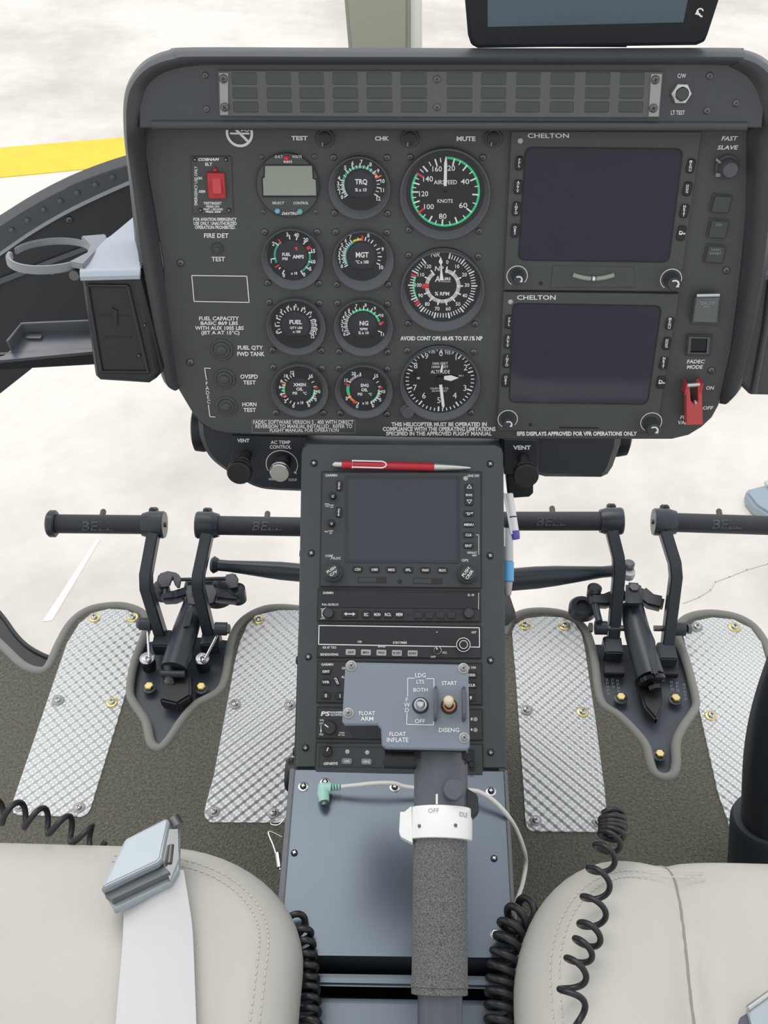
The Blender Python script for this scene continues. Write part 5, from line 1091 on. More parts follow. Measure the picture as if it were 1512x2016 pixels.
# ---- audio cable with a mint jack
g = thing('audio_cable', 'grey white audio cable with a mint green angled plug lying on the console deck', 'cable', DECK, DECK.p(660, 1550))
D = DECK
pts = [D.p(x, y, h) for x, y, h in ((672, 1549, .012), (700, 1546, .015), (740, 1542, .018), (775, 1542, .018), (800, 1549, .014), (865, 1556, .010), (928, 1556, .014), (950, 1562, .016), (975, 1579, .012), (1000, 1606, .004), (1018, 1636, -.012), (1032, 1675, -.03), (1035, 1702, -.045), (1028, 1742, -.045), (1016, 1780, -.025), (1013, 1830, -.012), (1016, 1920, -.02), (1018, 2040, -.03))]
b = MB(); b.tube(smooth(pts, 6), .0021, 10); part(g, 'cable', b, GREYC)
e = pts[0]; dx = (pts[0] - pts[1]).normalized(); kd = D.k(650, 1555)
b = MB()
for i in range(5): p = e + dx * (.001 + i * .0028); b.lathe(p, [(.0022, 0), (.0034, .0004), (.0034, .0016), (.0022, .0020)], 16, axis=dx, cap0=True)
part(g, 'strain_relief', b, MINT)
p1, p2 = D.p(650, 1552, .011), D.p(636, 1551, .010); p3 = D.p(638, 1578, .009)
b = MB(); b.tube([e + dx * .013, p1, p2], [.0042, .0056, .0052], 16); b.tube([p2 + Vector((.0, .003, 0)), D.p(636, 1563, .010), p3], [.0050, .0058, .0052], 16); part(g, 'plug_body', b, MINT)
b = MB(); dd = (p3 - p2).normalized(); b.rod(p3, p3 + dd * .004, .0032, 14); part(g, 'plug_tip', b, DSTEEL)

# ================================================================== floor
edge = [(-70, 1205), (0, 1267), (40, 1305), (71, 1319), (93, 1313), (115, 1267), (135, 1231), (159, 1208), (190, 1195), (238, 1191), (274, 1202), (289, 1220), (287, 1240), (278, 1263), (262, 1307), (254, 1358), (262, 1382), (286, 1418), (296, 1460), (314, 1472),
        (333, 1454), (357, 1418), (385, 1386), (428, 1362), (444, 1331), (456, 1259), (476, 1223), (512, 1201), (548, 1195), (590, 1198)]
edge2 = [(990, 1248), (1005, 1222), (1026, 1207), (1061, 1202), (1103, 1206), (1131, 1218), (1152, 1239), (1163, 1267), (1172, 1309), (1177, 1355), (1188, 1387), (1219, 1408), (1251, 1440), (1272, 1468), (1279, 1496), (1288, 1520), (1307, 1530), (1326, 1523),
         (1332, 1500), (1332, 1461), (1346, 1429), (1370, 1394), (1371, 1373), (1363, 1338), (1353, 1302), (1342, 1271), (1334, 1250), (1341, 1225), (1364, 1211), (1402, 1206), (1448, 1213), (1483, 1232), (1508, 1267), (1530, 1320), (1600, 1400)]
e1 = smooth([FLR.p(x, y) for x, y in edge], 4); e2 = smooth([FLR.p(x, y) for x, y in edge2], 4)
b = MB(); yb = FLR.p(700, 2000).y - .5
b.prism([(p.x, p.y) for p in e1 + e2] + [(.9, e2[-1].y), (.9, yb), (-.95, yb), (-.95, e1[0].y)], -.014, 0)
solo('floor', b, CARP, FLR, 'olive grey carpeted cabin floor', None, kind='structure')
for i, e_ in enumerate((e1, e2)):
    b = MB(); b.tube([p + Vector((0, 0, -.003)) for p in e_], .0068, 12); solo('trim_%d' % (i + 1), b, PIPE, FLR, 'grey leather carpet edge binding', None, kind='structure')
plates = [([(131, 1267), (155, 1228), (180, 1207), (214, 1198), (248, 1200), (270, 1211), (281, 1234), (275, 1262), (252, 1350), (179, 1590), (171, 1602), (159, 1608), (36, 1604), (26, 1600), (24, 1581)], ((186, 1216), (261, 1216), (114, 1379), (220, 1383), (39, 1588), (155, 1590)), 'hammered aluminium foot plate at the far left of the floor'),
          ([(462, 1303), (472, 1263), (488, 1227), (512, 1209), (548, 1201), (588, 1201), (606, 1206), (606, 1618), (560, 1619), (413, 1618), (403, 1608), (403, 1592), (421, 1525), (452, 1358)], ((510, 1220), (463, 1386), (571, 1388), (421, 1598), (538, 1601)), 'hammered aluminium foot plate along the left side of the console'),
          ([(1008, 1243), (1015, 1229), (1036, 1217), (1071, 1213), (1107, 1215), (1131, 1226), (1145, 1246), (1152, 1278), (1159, 1327), (1172, 1411), (1191, 1559), (1197, 1626), (1190, 1638), (1048, 1636), (1038, 1630), (1034, 1618), (1031, 1559), (1015, 1327)], ((1033, 1231), (1111, 1232), (1037, 1398), (1147, 1402), (1055, 1616), (1178, 1619)), 'hammered aluminium foot plate along the right side of the console'),
          ([(1345, 1250), (1351, 1236), (1369, 1222), (1402, 1215), (1444, 1219), (1478, 1236), (1499, 1264), (1510, 1302), (1522, 1400), (1532, 1560), (1534, 1640), (1445, 1640), (1437, 1630), (1431, 1610), (1413, 1559), (1376, 1394), (1358, 1313)], ((1372, 1235), (1446, 1235), (1400, 1409)), 'hammered aluminium foot plate at the far right, behind the black stick')]
for o, sc_, lab in plates:
    g = thing('foot_plate', lab, 'foot plate', FLR, FLR.p(sum(p[0] for p in o) / len(o), sum(p[1] for p in o) / len(o)), 'hammered foot plates')
    b = MB(); prism_px(b, FLR, o, 0, .0022, .0005); part(g, 'plate', b, TREAD)
    for x, y in sc_: screw(g, FLR, x, y, 7.5, .0022, 'gold' if (x, y) in ((1033, 1231), (1111, 1232), (510, 1220), (220, 1383), (1147, 1402), (186, 1216), (261, 1216), (1400, 1409), (1446, 1235)) else 'silver')
# chin window rim on the left and the dark rib by the console
g = thing('chin_window_rim', 'dark curved chin window rim in front of the carpet, far left', 'window frame', FLR, FLR.p(60, 1285))
b = MB(); a = smooth([FLR.p(x, y, -.02) for x, y in ((-70, 1130), (0, 1208), (32, 1251), (60, 1277), (99, 1296), (118, 1292))], 5); e = smooth([FLR.p(x, y, -.02) for x, y in ((-70, 1215), (0, 1272), (38, 1310), (70, 1325), (95, 1322), (112, 1300))], 5)
t = Vector((0, 0, -.05)); b.rings([[p, q_, q_ + t, p + t] for p, q_ in zip(a, e)]); part(g, 'rim', b, RIMD)
b = MB(); b.tube([p + Vector((0, 0, .001)) for p in a], .0035, 8); part(g, 'rubber_seal', b, NOSE)
b = MB(); prism_px(b, FLR, [(975, 1150), (1003, 1168), (1012, 1195), (1019, 1214), (1002, 1232), (975, 1240)], -.03, .004); 
solo('nose_rib', b, RIMD, FLR, 'short black rib between the console and the right foot plate', 'rib', FLR.p(997, 1200), bevel=.002)

# ================================================================== pedals
k0 = FLR.k(700, 1200, .1)
def handle_lettering(t, x0, x1, y0, y1, px, py, h, axd):
    w_ = FLR.M @ FLR.p(px, py, h); ex_ = axd if axd.x > 0 else -axd; e0 = Vector((0, sin(radians(42)), cos(radians(42)))); HF = Frame(w_, ey=(e0 - ex_ * e0.dot(ex_)).normalized(), ex=ex_); b = MB(); b.txt(HF, 'BELL', x0, y0, x1, y1, .0136, .01, .15)
    for v in b.bm.verts: v.co.y = v.co.y * .92; v.co.z = sqrt(max(1e-6, .0143 ** 2 - v.co.y ** 2))
    Mx = t.matrix_world.inverted() @ HF.M; me = finish('raised_lettering', b, mat('raised lettering', (.085, .093, .105), .4)); me.transform(Mx); ob = bpy.data.objects.new('raised_lettering', me); COLL.objects.link(ob); ob.parent = t
def pedal(label, hub, end, knee, foot, peg, mount_side, cap=False, letter=None):
    h1, h2 = .150, .112
    A, E = FLR.p(*hub, h1), FLR.p(*end, h1); g = thing('rudder_pedal', label, 'pedal', FLR, FLR.p(*foot, .004), 'anti-torque pedals')
    ax = (E - A).normalized(); L = (E - A).length
    b = MB(); b.lathe(A, [(.0136, .008), (.0136, L - .004), (.0125, L)], 32, axis=ax, cap0=True); part(g, 'handle', b, PEDG)
    if cap: b = MB(); b.lathe(E, [(.017, -.010), (.0195, -.008), (.0195, -.001), (.017, .002)], 32, axis=ax, cap0=True); part(g, 'end_flange', b, PEDB)
    b = MB(); b.lathe(A, [(.0185, -.015), (.0195, -.014), (.0195, .006), (.0185, .009), (.0165, .016)], 36, axis=ax, cap0=True); part(g, 'hub', b, PEDB)
    b = MB(); b.lathe(A - ax * .016, [(.0185, 0), (.0185, .0015)], 30, axis=ax, cap0=True); b.lathe(A - ax * .0175, [(.0035, -.001), (.0035, .002)], 12, axis=ax, cap0=True); part(g, 'hub_cap', b, DSTEEL)
    T = FLR.p(hub[0], hub[1] - 26, h1 + .004); b = MB(); b.box(T, (.013, .010, .012)); part(g, 'clamp_lug', b, PEDB, bevel=.002)
    b = MB(); b.lathe(T + Vector((0, -.004, .004)), [(.005, 0), (.005, .004), (.003, .005)], 14, axis=Vector((0, -.7, .7))); part(g, 'clamp_screw', b, SCRBLK)
    P = FLR.p(*peg, h1); b = MB(); base = A + ax * (P - A).dot(ax); up_v = (FLR.p(peg[0], peg[1] - 20, h1 + .006) - FLR.p(peg[0], peg[1], h1)).normalized(); b.lathe(base, [(.0055, .010), (.0055, .013), (.0042, .0135), (.0042, .024), (.003, .026)], 16, axis=(P + up_v * .006 - base).normalized()); part(g, 'stop_peg', b, mat('bronze peg', (.09, .075, .06), .4, .4))
    K, Ft = FLR.p(*knee, h2), FLR.p(*foot, .004); tp = FLR.p(hub[0] + (-1 if knee[0] < hub[0] else 1) * 0, hub[1] + 16, h1 - .002)
    b = MB(); d1 = (K - tp).normalized(); b.bar([tp, K - d1 * .010, K + (Ft - K).normalized() * .010, Ft], .0168, .017, (1, 0, 0)); part(g, 'arm', b, PEDB, bevel=.0018)
    for i in range(4):
        q_ = tp.lerp(K, .25 + i * .16); sd = .0078 * (1 if mount_side > 0 else -1); b = MB(); b.lathe(q_ + Vector((sd * .92, 0, 0)), [(.003, 0), (.003, .0009)], 12, axis=Vector((sd, 0, 0))); part(g, 'adjust_hole', b, BLACK)
    b = MB(); p = FLR.p(foot[0], foot[1], .012); b.box(p, (.026, .03, .024)); part(g, 'foot_bracket', b, PEDB, bevel=.002)
    if letter: handle_lettering(g, *letter, (letter[0] + letter[1]) / 2, hub[1] + (end[1] - hub[1]) * ((letter[0] + letter[1]) / 2 - hub[0]) / (end[0] - hub[0]), h1, (FLR.M.to_3x3() @ ax))
    return g
G1 = pedal('leftmost foot pedal, its grip bar ending in a round flange', (303, 1033), (98, 1031), (285, 1146), (322, 1265), (204, 1012), 1, True, (160, 222, 1026, 1046))
G2 = pedal('foot pedal with a grip bar running behind the left of the console', (409, 1034), (640, 1038), (388, 1147), (416, 1263), (527, 1016), 1, False, (496, 555, 1026, 1045))
G3 = pedal('foot pedal with a grip bar running behind the right of the console', (1203, 1026), (965, 1026), (1220, 1110), (1205, 1278), (1087, 1009), -1, False, (1056, 1115, 1018, 1036))
G4 = pedal('rightmost foot pedal, its grip bar leaving the photo edge', (1308, 1028), (1560, 1036), (1332, 1122), (1311, 1290), (1415, 1012), -1, False, (1402, 1462, 1022, 1042))
def fp(x, y, h=0): return FLR.p(x, y, h)
def bolt(g, x, y, h, r=9.5, m=GOLD, washer=True):
    k_ = FLR.k(x, y); b = MB(); c = fp(x, y, h); b.lathe(c, [(r * k_, 0), (r * k_, .005), (r * .8 * k_, .0062)], 6); part(g, 'bolt_head', b, m, sharp=20)
    b = MB(); b.lathe(c, [(r * 1.45 * k_, -.001), (r * 1.45 * k_, .0008), (r * 1.2 * k_, .0014)], 24); part(g, 'washer', b, PEDB)
# left pedal mount
g = thing('pedal_mount', 'blue grey pedal mount with a black column and spring links, left floor cutout', 'pedal mount', FLR, fp(350, 1340))
b = MB(); prism_px(b, FLR, [(280, 1268), (262, 1307), (254, 1358), (262, 1382), (286, 1418), (296, 1460), (314, 1472), (333, 1454), (357, 1418), (385, 1386), (428, 1362), (444, 1331), (455, 1262), (400, 1255), (330, 1255)], -.022, -.013); part(g, 'base_plate', b, MOUNT)
b = MB(); b.tube([fp(386, 1180, .040), fp(366, 1240, .032), fp(343, 1318, .026)], [.016, .0185, .0195], 28); part(g, 'column', b, PEDB)
b = MB(); b.rings([[fp(x, y, h) for x, y in ((372, 1196), (382, 1196), (373, 1232), (361, 1234))] for h in (.045, .0525)]); part(g, 'data_plate', b, BLACK)
b = MB(); b.prism([tuple(fp(x, y, .01)[:2]) for x, y in ((318, 1330), (376, 1330), (378, 1375), (350, 1392), (316, 1384))], -.004, .018); part(g, 'column_foot', b, BLACK, bevel=.003)
b = MB(); b.rod(fp(318, 1326, .028), fp(364, 1327, .028), .0055, 14); b.rod(fp(332, 1310, .032), fp(334, 1336, .022), .0070, 14); part(g, 'cross_fitting', b, PEDB)
b = MB(); b.lathe(fp(334, 1340, .020), [(.0075, -.004), (.0075, .004), (.004, .005)], 6, axis=Vector((0, -.8, .5))); part(g, 'nut', b, DSTEEL)
for bx, by, tx, ty in ((294, 1312, 290, 1232), (401, 1312, 432, 1242)):
    b = MB(); c = fp(bx, by, 0); b.lathe(c, [(.0095, -.004), (.0105, .008), (.0085, .018)], 24); part(g, 'rubber_mount', b, BLACK)
    b = MB(); b.lathe(c + Vector((0, 0, .018)), [(.0105, 0), (.0105, .002), (.0085, .003), (.0085, .0022), (.006, .0022), (.006, .004), (.003, .0045)], 26); part(g, 'ball_joint', b, STEEL)
    b = MB(); tp = fp(bx - 1, by - 12, .032); b.tube([c + Vector((0, 0, .02)), tp], .0030, 12); part(g, 'joint_stud', b, DSTEEL)
    b = MB(); b.sphere(tp, .0038, 14, 8); part(g, 'stud_end', b, STEEL)
    b = MB(); b.rod(fp(bx, by - 10, .024), fp(tx, ty, .036), .0021, 10); part(g, 'link_rod', b, STEEL)
    b = MB(); s_ = -1 if tx < 350 else 1; q_ = fp(tx + s_ * 3, ty - 4, .040); b.rod(q_ + Vector((-.0085, 0, 0)), q_ + Vector((.0085, 0, 0)), .0095, 18); part(g, 'rod_bush', b, PEDB)
    b = MB(); b.lathe(q_ + Vector((s_ * .0085, 0, 0)), [(.007, 0), (.007, .004), (.004, .005)], 6, axis=Vector((s_, 0, 0))); part(g, 'bush_bolt', b, DSTEEL)
bolt(g, 294, 1354, -.003); bolt(g, 396.5, 1355, -.003)
# bell crank behind the left column
b = MB(); b.rings([[fp(x, y, h) for x, y in ((366, 1140), (392, 1132), (420, 1140), (432, 1165), (424, 1190), (395, 1196), (366, 1192), (360, 1165))] for h in (.02, .055)]); part(g, 'crank_body', b, PEDB, bevel=.004)
b = MB(); b.lathe(fp(430, 1172, .02), [(.026, 0), (.026, .012), (.020, .018)], 30); part(g, 'crank_disc', b, PEDB)
b = MB(); b.bar([fp(320, 1178, .045), fp(345, 1176, .05), fp(372, 1166, .045)], .016, .018, (0, 1, .3)); b.bar([fp(420, 1172, .045), fp(450, 1176, .045), fp(472, 1178, .042)], .018, .018, (0, 1, .3)); part(g, 'crank_arm', b, PEDB, bevel=.004)
for x, y in ((322, 1174), (470, 1180)): b = MB(); b.lathe(fp(x, y, .03), [(.012, 0), (.012, .024), (.008, .026)], 22); part(g, 'arm_boss', b, PEDB)
b = MB(); b.rod(fp(355, 1141, .06), fp(445, 1139, .06), .0028, 10); part(g, 'cross_rod', b, PEDB)
for pts in (((308, 1146), (312, 1130), (330, 1124), (350, 1128), (358, 1140), (354, 1160), (346, 1156), (340, 1140), (334, 1156), (318, 1158)), ((442, 1132), (462, 1128), (470, 1140), (468, 1158), (452, 1160), (445, 1146))):
    b = MB(); b.rings([[fp(x, y, h) for x, y in pts] for h in (.05, .066)]); part(g, 'rod_clamp', b, PEDB, bevel=.002)
b = MB(); b.rod(fp(327, 1158, .055), fp(325, 1172, .050), .0035, 12); part(g, 'clamp_pin', b, DSTEEL)
# right pedal mount
g = thing('pedal_mount', 'blue grey pedal mount with three gold bolts and a black column, right floor cutout', 'pedal mount', FLR, fp(1270, 1350))
mp_ = [(530, 935), (1008, 940), (1050, 1050), (1105, 1235), (1100, 1295), (1040, 1395), (1000, 1480), (998, 1600), (985, 1665), (930, 1680), (870, 1655), (850, 1585), (830, 1500), (770, 1420), (680, 1335), (590, 1270), (560, 1180), (545, 1050)]
b = MB(); prism_px(b, FLR, [(980 + x / 2.842, 940 + y / 2.842) for x, y in mp_], -.022, -.013); part(g, 'base_plate', b, MOUNT)
b = MB(); b.tube([fp(1243, 1192, .045), fp(1256, 1250, .036), fp(1281, 1334, .028)], [.0165, .0185, .0195], 28); part(g, 'column', b, PEDB)
b = MB(); b.rings([[fp(x, y, h) for x, y in ((1252, 1222), (1272, 1220), (1290, 1262), (1296, 1330), (1284, 1330))] for h in (.03, .05)]); part(g, 'column_rib', b, PEDB, bevel=.003)
b = MB(); b.lathe(fp(1283, 1336, .026), [(.019, 0), (.019, .006), (.014, .009)], 26, axis=(fp(1283, 1340, .02) - fp(1256, 1250, .036))); b.lathe(fp(1286, 1345, .024), [(.009, 0), (.009, .010)], 6, axis=(fp(1283, 1340, .02) - fp(1256, 1250, .036))); part(g, 'column_cap', b, BLACKG)
b = MB(); b.prism([tuple(fp(x, y, .0)[:2]) for x, y in ((1248, 1340), (1300, 1345), (1302, 1400), (1290, 1428), (1266, 1400))], -.004, .012); part(g, 'column_foot', b, BLACK, bevel=.003)
for pts in (((1190, 1295), (1230, 1296), (1230, 1326), (1190, 1325)), ((1298, 1296), (1336, 1296), (1336, 1328), (1302, 1327))): b = MB(); prism_px(b, FLR, pts, -.004, .006); part(g, 'stop_pad', b, BLACK, bevel=.001)
bolt(g, 1222, 1375, -.003); bolt(g, 1329.5, 1377, -.003); bolt(g, 1298, 1487, -.003)
b = MB()
for x, y0, y1 in ((1195, 1335, 1375), (1206, 1335, 1362), (1216, 1337, 1365), (1322, 1340, 1366), (1333, 1342, 1366), (1347, 1345, 1380)):
    for i, yy in enumerate(range(y0, y1 - 6, 7)): c_ = fp(x + (yy - y0) * .12, yy + 3, -.0036); k_ = FLR.k(x, yy); b.line([c_ + Vector((-1.6 * k_, -2.6 * k_, 0)), c_ + Vector((-1.6 * k_, 2.6 * k_, 0))], .8 * k_, -.0036); b.line([c_ + Vector((1.4 * k_, -2.2 * k_ + (i % 2) * 2 * k_, 0)), c_ + Vector((1.4 * k_, 2.4 * k_, 0))], .8 * k_, -.0036)
part(g, 'stamped_marks', b, DIM)
b = MB(); b.rings([[fp(x, y, h) for x, y in ((1232, 1146), (1262, 1148), (1266, 1192), (1230, 1192))] for h in (.03, .075)]); part(g, 'crank_body', b, PEDB, bevel=.004)
b = MB(); b.bar([fp(1160, 1182, .05), fp(1190, 1184, .05), fp(1230, 1168, .05)], .02, .016, (0, 1, .3)); b.bar([fp(1258, 1166, .05), fp(1280, 1184, .05), fp(1306, 1190, .05)], .022, .016, (0, 1, .3)); part(g, 'crank_arm', b, PEDB, bevel=.004)
b = MB(); b.lathe(fp(1146, 1203, .015), [(.0205, 0), (.0205, .010), (.017, .014), (.010, .014), (.009, .010)], 30); part(g, 'crank_disc', b, PEDB)
b = MB(); b.lathe(fp(1168, 1172, .045), [(.010, 0), (.0105, .016), (.007, .019)], 22); b.tube([fp(1169, 1180, .05), fp(1180, 1225, .05)], .005, 12); part(g, 'rod_end', b, PEDB)
for s_, x, y in ((-1, 1183, 1236), (1, 1337, 1238)):
    b = MB(); q_ = fp(x, y, .035); b.rod(q_ + Vector((-.0085, 0, 0)), q_ + Vector((.0085, 0, 0)), .010, 18); part(g, 'rod_bush', b, PEDB)
    b = MB(); b.lathe(q_ + Vector((s_ * .012, 0, 0)), [(.007, 0), (.007, .005), (.004, .006)], 6, axis=Vector((s_, 0, 0))); part(g, 'bush_bolt', b, DSTEEL)
    b = MB(); b.rod(q_ - Vector((s_ * .008, 0, 0)), q_ - Vector((s_ * .036, 0, 0)), .0042, 12); part(g, 'bush_pin', b, DSTEEL)
b = MB(); b.lathe(fp(1236, 1135, .055), [(.009, 0), (.010, .006), (.009, .012)], 22); part(g, 'spacer_washer', b, GREYC)
b = MB(); b.lathe(fp(1236, 1120, .062), [(.0085, 0), (.0085, .012), (.006, .014)], 22); part(g, 'top_nut', b, DSTEEL)
b = MB(); b.lathe(fp(1248, 1158, .075), [(.007, 0), (.007, .003)], 6); part(g, 'crank_nut', b, DSTEEL)
# cross tubes joining the pedal cranks behind the console
for lab, A_, E_, r0, r1 in (('tapered black control tube left of the console', (424, 1112), (640, 1132), .0085, .0135), ('tapered black control tube right of the console', (1212, 1124), (950, 1146), .0085, .0165)):
    A, E = fp(*A_, .065), fp(*E_, .065); g = thing('control_tube', lab, 'control tube', FLR, A, 'pedal control tubes'); ax = (E - A).normalized(); L = (E - A).length
    b = MB(); b.lathe(A, [(r0, 0), (r0, .02), (r1 * .9, L * .45), (r1, L * .6), (r1, L)], 26, axis=ax, cap0=True); part(g, 'tube', b, PEDB)
    b = MB(); b.lathe(A - ax * .006, [(.010, 0), (.013, .004), (.010, .010)], 20, axis=ax, cap0=True); part(g, 'rod_end', b, PEDB)

# ================================================================== seats
def seat_outline(xa, xb, yf, yb, rc, n=14):
    out = []
    def corner(cx, cy, a0, r, rx):
        for i in range(n + 1):
            a = a0 + pi / 2 * i / n; out.append(Vector((cx + rx * cos(a), cy + r * sin(a), 0)))
    ry, rx = rc
    corner(xb - rx, yf - ry, 0, ry, rx); corner(xa + rx, yf - ry, pi / 2, ry, rx); corner(xa + .06, yb + .06, pi, .06, .06); corner(xb - .06, yb + .06, 1.5 * pi, .06, .06)
    res = []
    for i, p in enumerate(out):
        q_ = out[(i + 1) % len(out)]; m = max(1, int((q_ - p).length / .012))
        for k_ in range(m): res.append(p.lerp(q_, k_ / m))
    return res
def seat(label, xa, xb, yf, yb, rc, zt, R, seam, stitch_side):
    g = thing('pilot_seat', label, 'seat', W, ((xa + xb) / 2, (yf + yb) / 2, zt - .14)); out = seat_outline(xa, xb, yf, yb, rc); o2 = [(p.x, p.y) for p in out]
    cx_, cy_ = (xa + xb) / 2, (yf + yb) / 2 - .05
    def zof(x, y, z):
        if seam:
            for (x0, y0), (x1, y1) in zip(seam, seam[1:]):
                if min(y0, y1) - 1e-6 <= y <= max(y0, y1) + 1e-6:
                    t = (y - y0) / (y1 - y0) if y1 != y0 else 0; dx = abs(x - (x0 + (x1 - x0) * t)); z -= .006 * math.exp(-(dx / .010) ** 2) + .005 * math.exp(-(dx / .03) ** 2)
        return z
    rings_ = [[Vector((x, y, zt - .052)) for x, y in offset_poly(o2, .012)], [Vector((x, y, zt - .048)) for x, y in o2]]
    for i in range(11):
        a = pi / 2 * i / 10; d = R * (1 - cos(a)); ins = offset_poly(o2, d); rings_.append([Vector((x, y, zof(x, y, zt - R + R * sin(a) * .99))) for x, y in ins])
    last = offset_poly(o2, R); N = 34
    for j in range(1, N):
        f = 1 - j / N; rings_.append([Vector((cx_ + (x - cx_) * f, cy_ + (y - cy_) * f, zof(cx_ + (x - cx_) * f, cy_ + (y - cy_) * f, zt - R + R * .99 + .012 * (1 - f * f)))) for x, y in last])
    if seam:
        b = MB(); b.rings(rings_); tree = BVHTree.FromBMesh(b.bm); b.bm.free(); pts = []
        for p in [Vector((*s0, 0)).lerp(Vector((*s1, 0)), i / 10) for s0, s1 in zip(seam, seam[1:]) for i in range(10)]:
            hit = tree.ray_cast(Vector((p.x, p.y, zt + .3)), Vector((0, 0, -1)))
            if hit[0] is not None: pts.append(hit[0] + Vector((0, 0, -.0004)))
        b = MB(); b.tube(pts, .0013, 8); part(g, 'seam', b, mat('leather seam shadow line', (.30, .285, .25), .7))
    b = MB(); b.rings(rings_); part(g, 'seat_cushion', b, LEATH, sharp=80)
    b = MB(); b.prism(offset_poly(o2, .07), zt - .32, zt - .052); part(g, 'seat_base', b, BLACK)
    b = MB()
    for d in (.026, .033):
        ins = offset_poly(o2, d); a = math.acos(max(-1, min(1, 1 - d / R))); z = zt - R + R * sin(a) * .99 + .0006; L_ = 0
        for i in range(len(ins)):
            p, q_ = Vector((*ins[i], z)), Vector((*ins[(i + 1) % len(ins)], z))
            if p.y < -.02 or (stitch_side > 0 and p.x < xb - .17) or (stitch_side < 0 and p.x > xa + .17): continue
            for s0 in (.08, .58): b.tube([p.lerp(q_, s0), p.lerp(q_, s0 + .3)], .0006, 5)
    part(g, 'stitching', b, STITCH)
    yb2 = yb - .02; t = MB(); bo = rrect(cx_, 0, (xb - xa) * .94, .66, .10, 0, 8); BF = Frame((0, yb2, zt + .36), -12)
    rs = []
    for ins_, z in ((0, -.13), (0, -.03), (.012, -.008), (.035, 0)): rs.append([Vector((x, y, z)) for x, y in offset_poly(bo, ins_)])
    for f in (.75, .5, .25): rs.append([Vector((cx_ + (x - cx_) * f, y * f, .008 * (1 - f))) for x, y in offset_poly(bo, .035)])
    t.rings(rs); bmesh.ops.transform(t.bm, matrix=BF.M, verts=t.bm.verts); part(g, 'backrest', t, LEATH, sharp=80)
    return g
ZS = 1.11
pr, pf = SEAT.p(594, 1900, -.03), SEAT.p(150, 1634, -.008)
XB, YF = pr.x, pf.y
SL = seat('cream leather seat on the left with a buckle on it', XB - .50, XB, YF, .02, (.105, .135), ZS, .045, None, 1)
pl, pf2 = SEAT.p(1010, 1900, -.03), SEAT.p(1400, 1668, -.008)
XA, YF2 = pl.x, pf2.y
sm_ = [SEAT.p(x, y) for x, y in ((1302, 1640), (1311, 1664), (1330, 1700), (1343, 1770), (1352, 1850), (1362, 1960), (1372, 2040))]
seam = [(p.x, p.y) for p in smooth(sm_, 4)]; seam[0] = (seam[0][0], seam[0][1] + .1); seam.append((seam[-1][0] + .01, .0))
SR = seat('cream leather seat on the right with a coiled cord lying over it', XA, XA + .50, YF2, .02, (.130, .105), ZS, .045, seam, -1)
# ---- lap belt with lift buckle on the left seat
sp = lambda x, y, h: SEAT.p(x, y, h)
g = thing('seat_belt', 'white webbing lap belt with a silver lift buckle on the left seat', 'seat belt', SEAT, sp(290, 1750, .01))
Lf = smooth([sp(268, 1665, .030), sp(250, 1720, .026), sp(244, 1790, .020), sp(241, 1860, .0175), sp(234, 1940, .017), sp(224, 2060, .017)], 5); Rt = smooth([sp(345, 1650, .030), sp(352, 1712, .026), sp(362, 1775, .020), sp(369, 1830, .0175), (sp(373, 1930, .017)), sp(377, 2060, .017)], 5)
b = MB(); nx = 8; rs = []
for p, q_ in zip(Lf, Rt):
    row = [p.lerp(q_, i / nx) + Vector((0, 0, .0025 * sin(pi * i / nx))) for i in range(nx + 1)]; rs.append(row + [v - Vector((0, 0, .0025)) for v in reversed(row)])
b.rings(rs); part(g, 'webbing', b, WEB)
b = MB(); e_ = [v + Vector((-.002, 0, .0006)) for v in Rt[5:]]; f_ = [v + Vector((.004, 0, -.0005)) for v in Rt[5:]]; b.rings([[p, q_, q_ - Vector((0, 0, .004)), p - Vector((0, 0, .004))] for p, q_ in zip(e_, f_)]); part(g, 'webbing_fold', b, WEB)
b = MB(); b.prism([tuple(sp(x, y, .032)[:2]) for x, y in ((225, 1791), (336, 1737), (352, 1712), (354, 1634), (338, 1612), (250, 1656), (205, 1756))], .024, .032, .001); bd = part(g, 'buckle_body', b, SILV, bevel=.001)
b = MB(); b.prism([tuple(sp(x, y, .036)[:2]) for x, y in ((207, 1764), (326, 1712), (336, 1722), (222, 1776))], .032, .0405); part(g, 'buckle_slot', b, mat('dark slot grey', (.12, .13, .14), .4), bd)
b = MB(); o = [sp(x, y, .05) for x, y in ((198, 1750), (310, 1698), (318, 1690), (334, 1614), (326, 1609), (248, 1650), (243, 1656))]; b.prism([(p.x, p.y) for p in o], .041, .050, .0015); part(g, 'buckle_lid', b, SILV, bd, bevel=.0012)
b = MB(); s_ = [sp(318, 1692, .046), sp(334, 1616, .046), sp(350, 1622, .036), sp(352, 1690, .034), sp(334, 1735, .034)]; b.rings([[p for p in s_], [p - Vector((0, 0, .006)) for p in s_]]); part(g, 'buckle_side', b, SILVW, bd, bevel=.001)
b = MB(); b.rod(sp(340, 1612, .042), sp(350, 1628, .040), .0062, 18); b.rod(sp(338, 1664, .042), sp(334, 1700, .042), .0022, 10); part(g, 'buckle_pin', b, DSTEEL, bd)
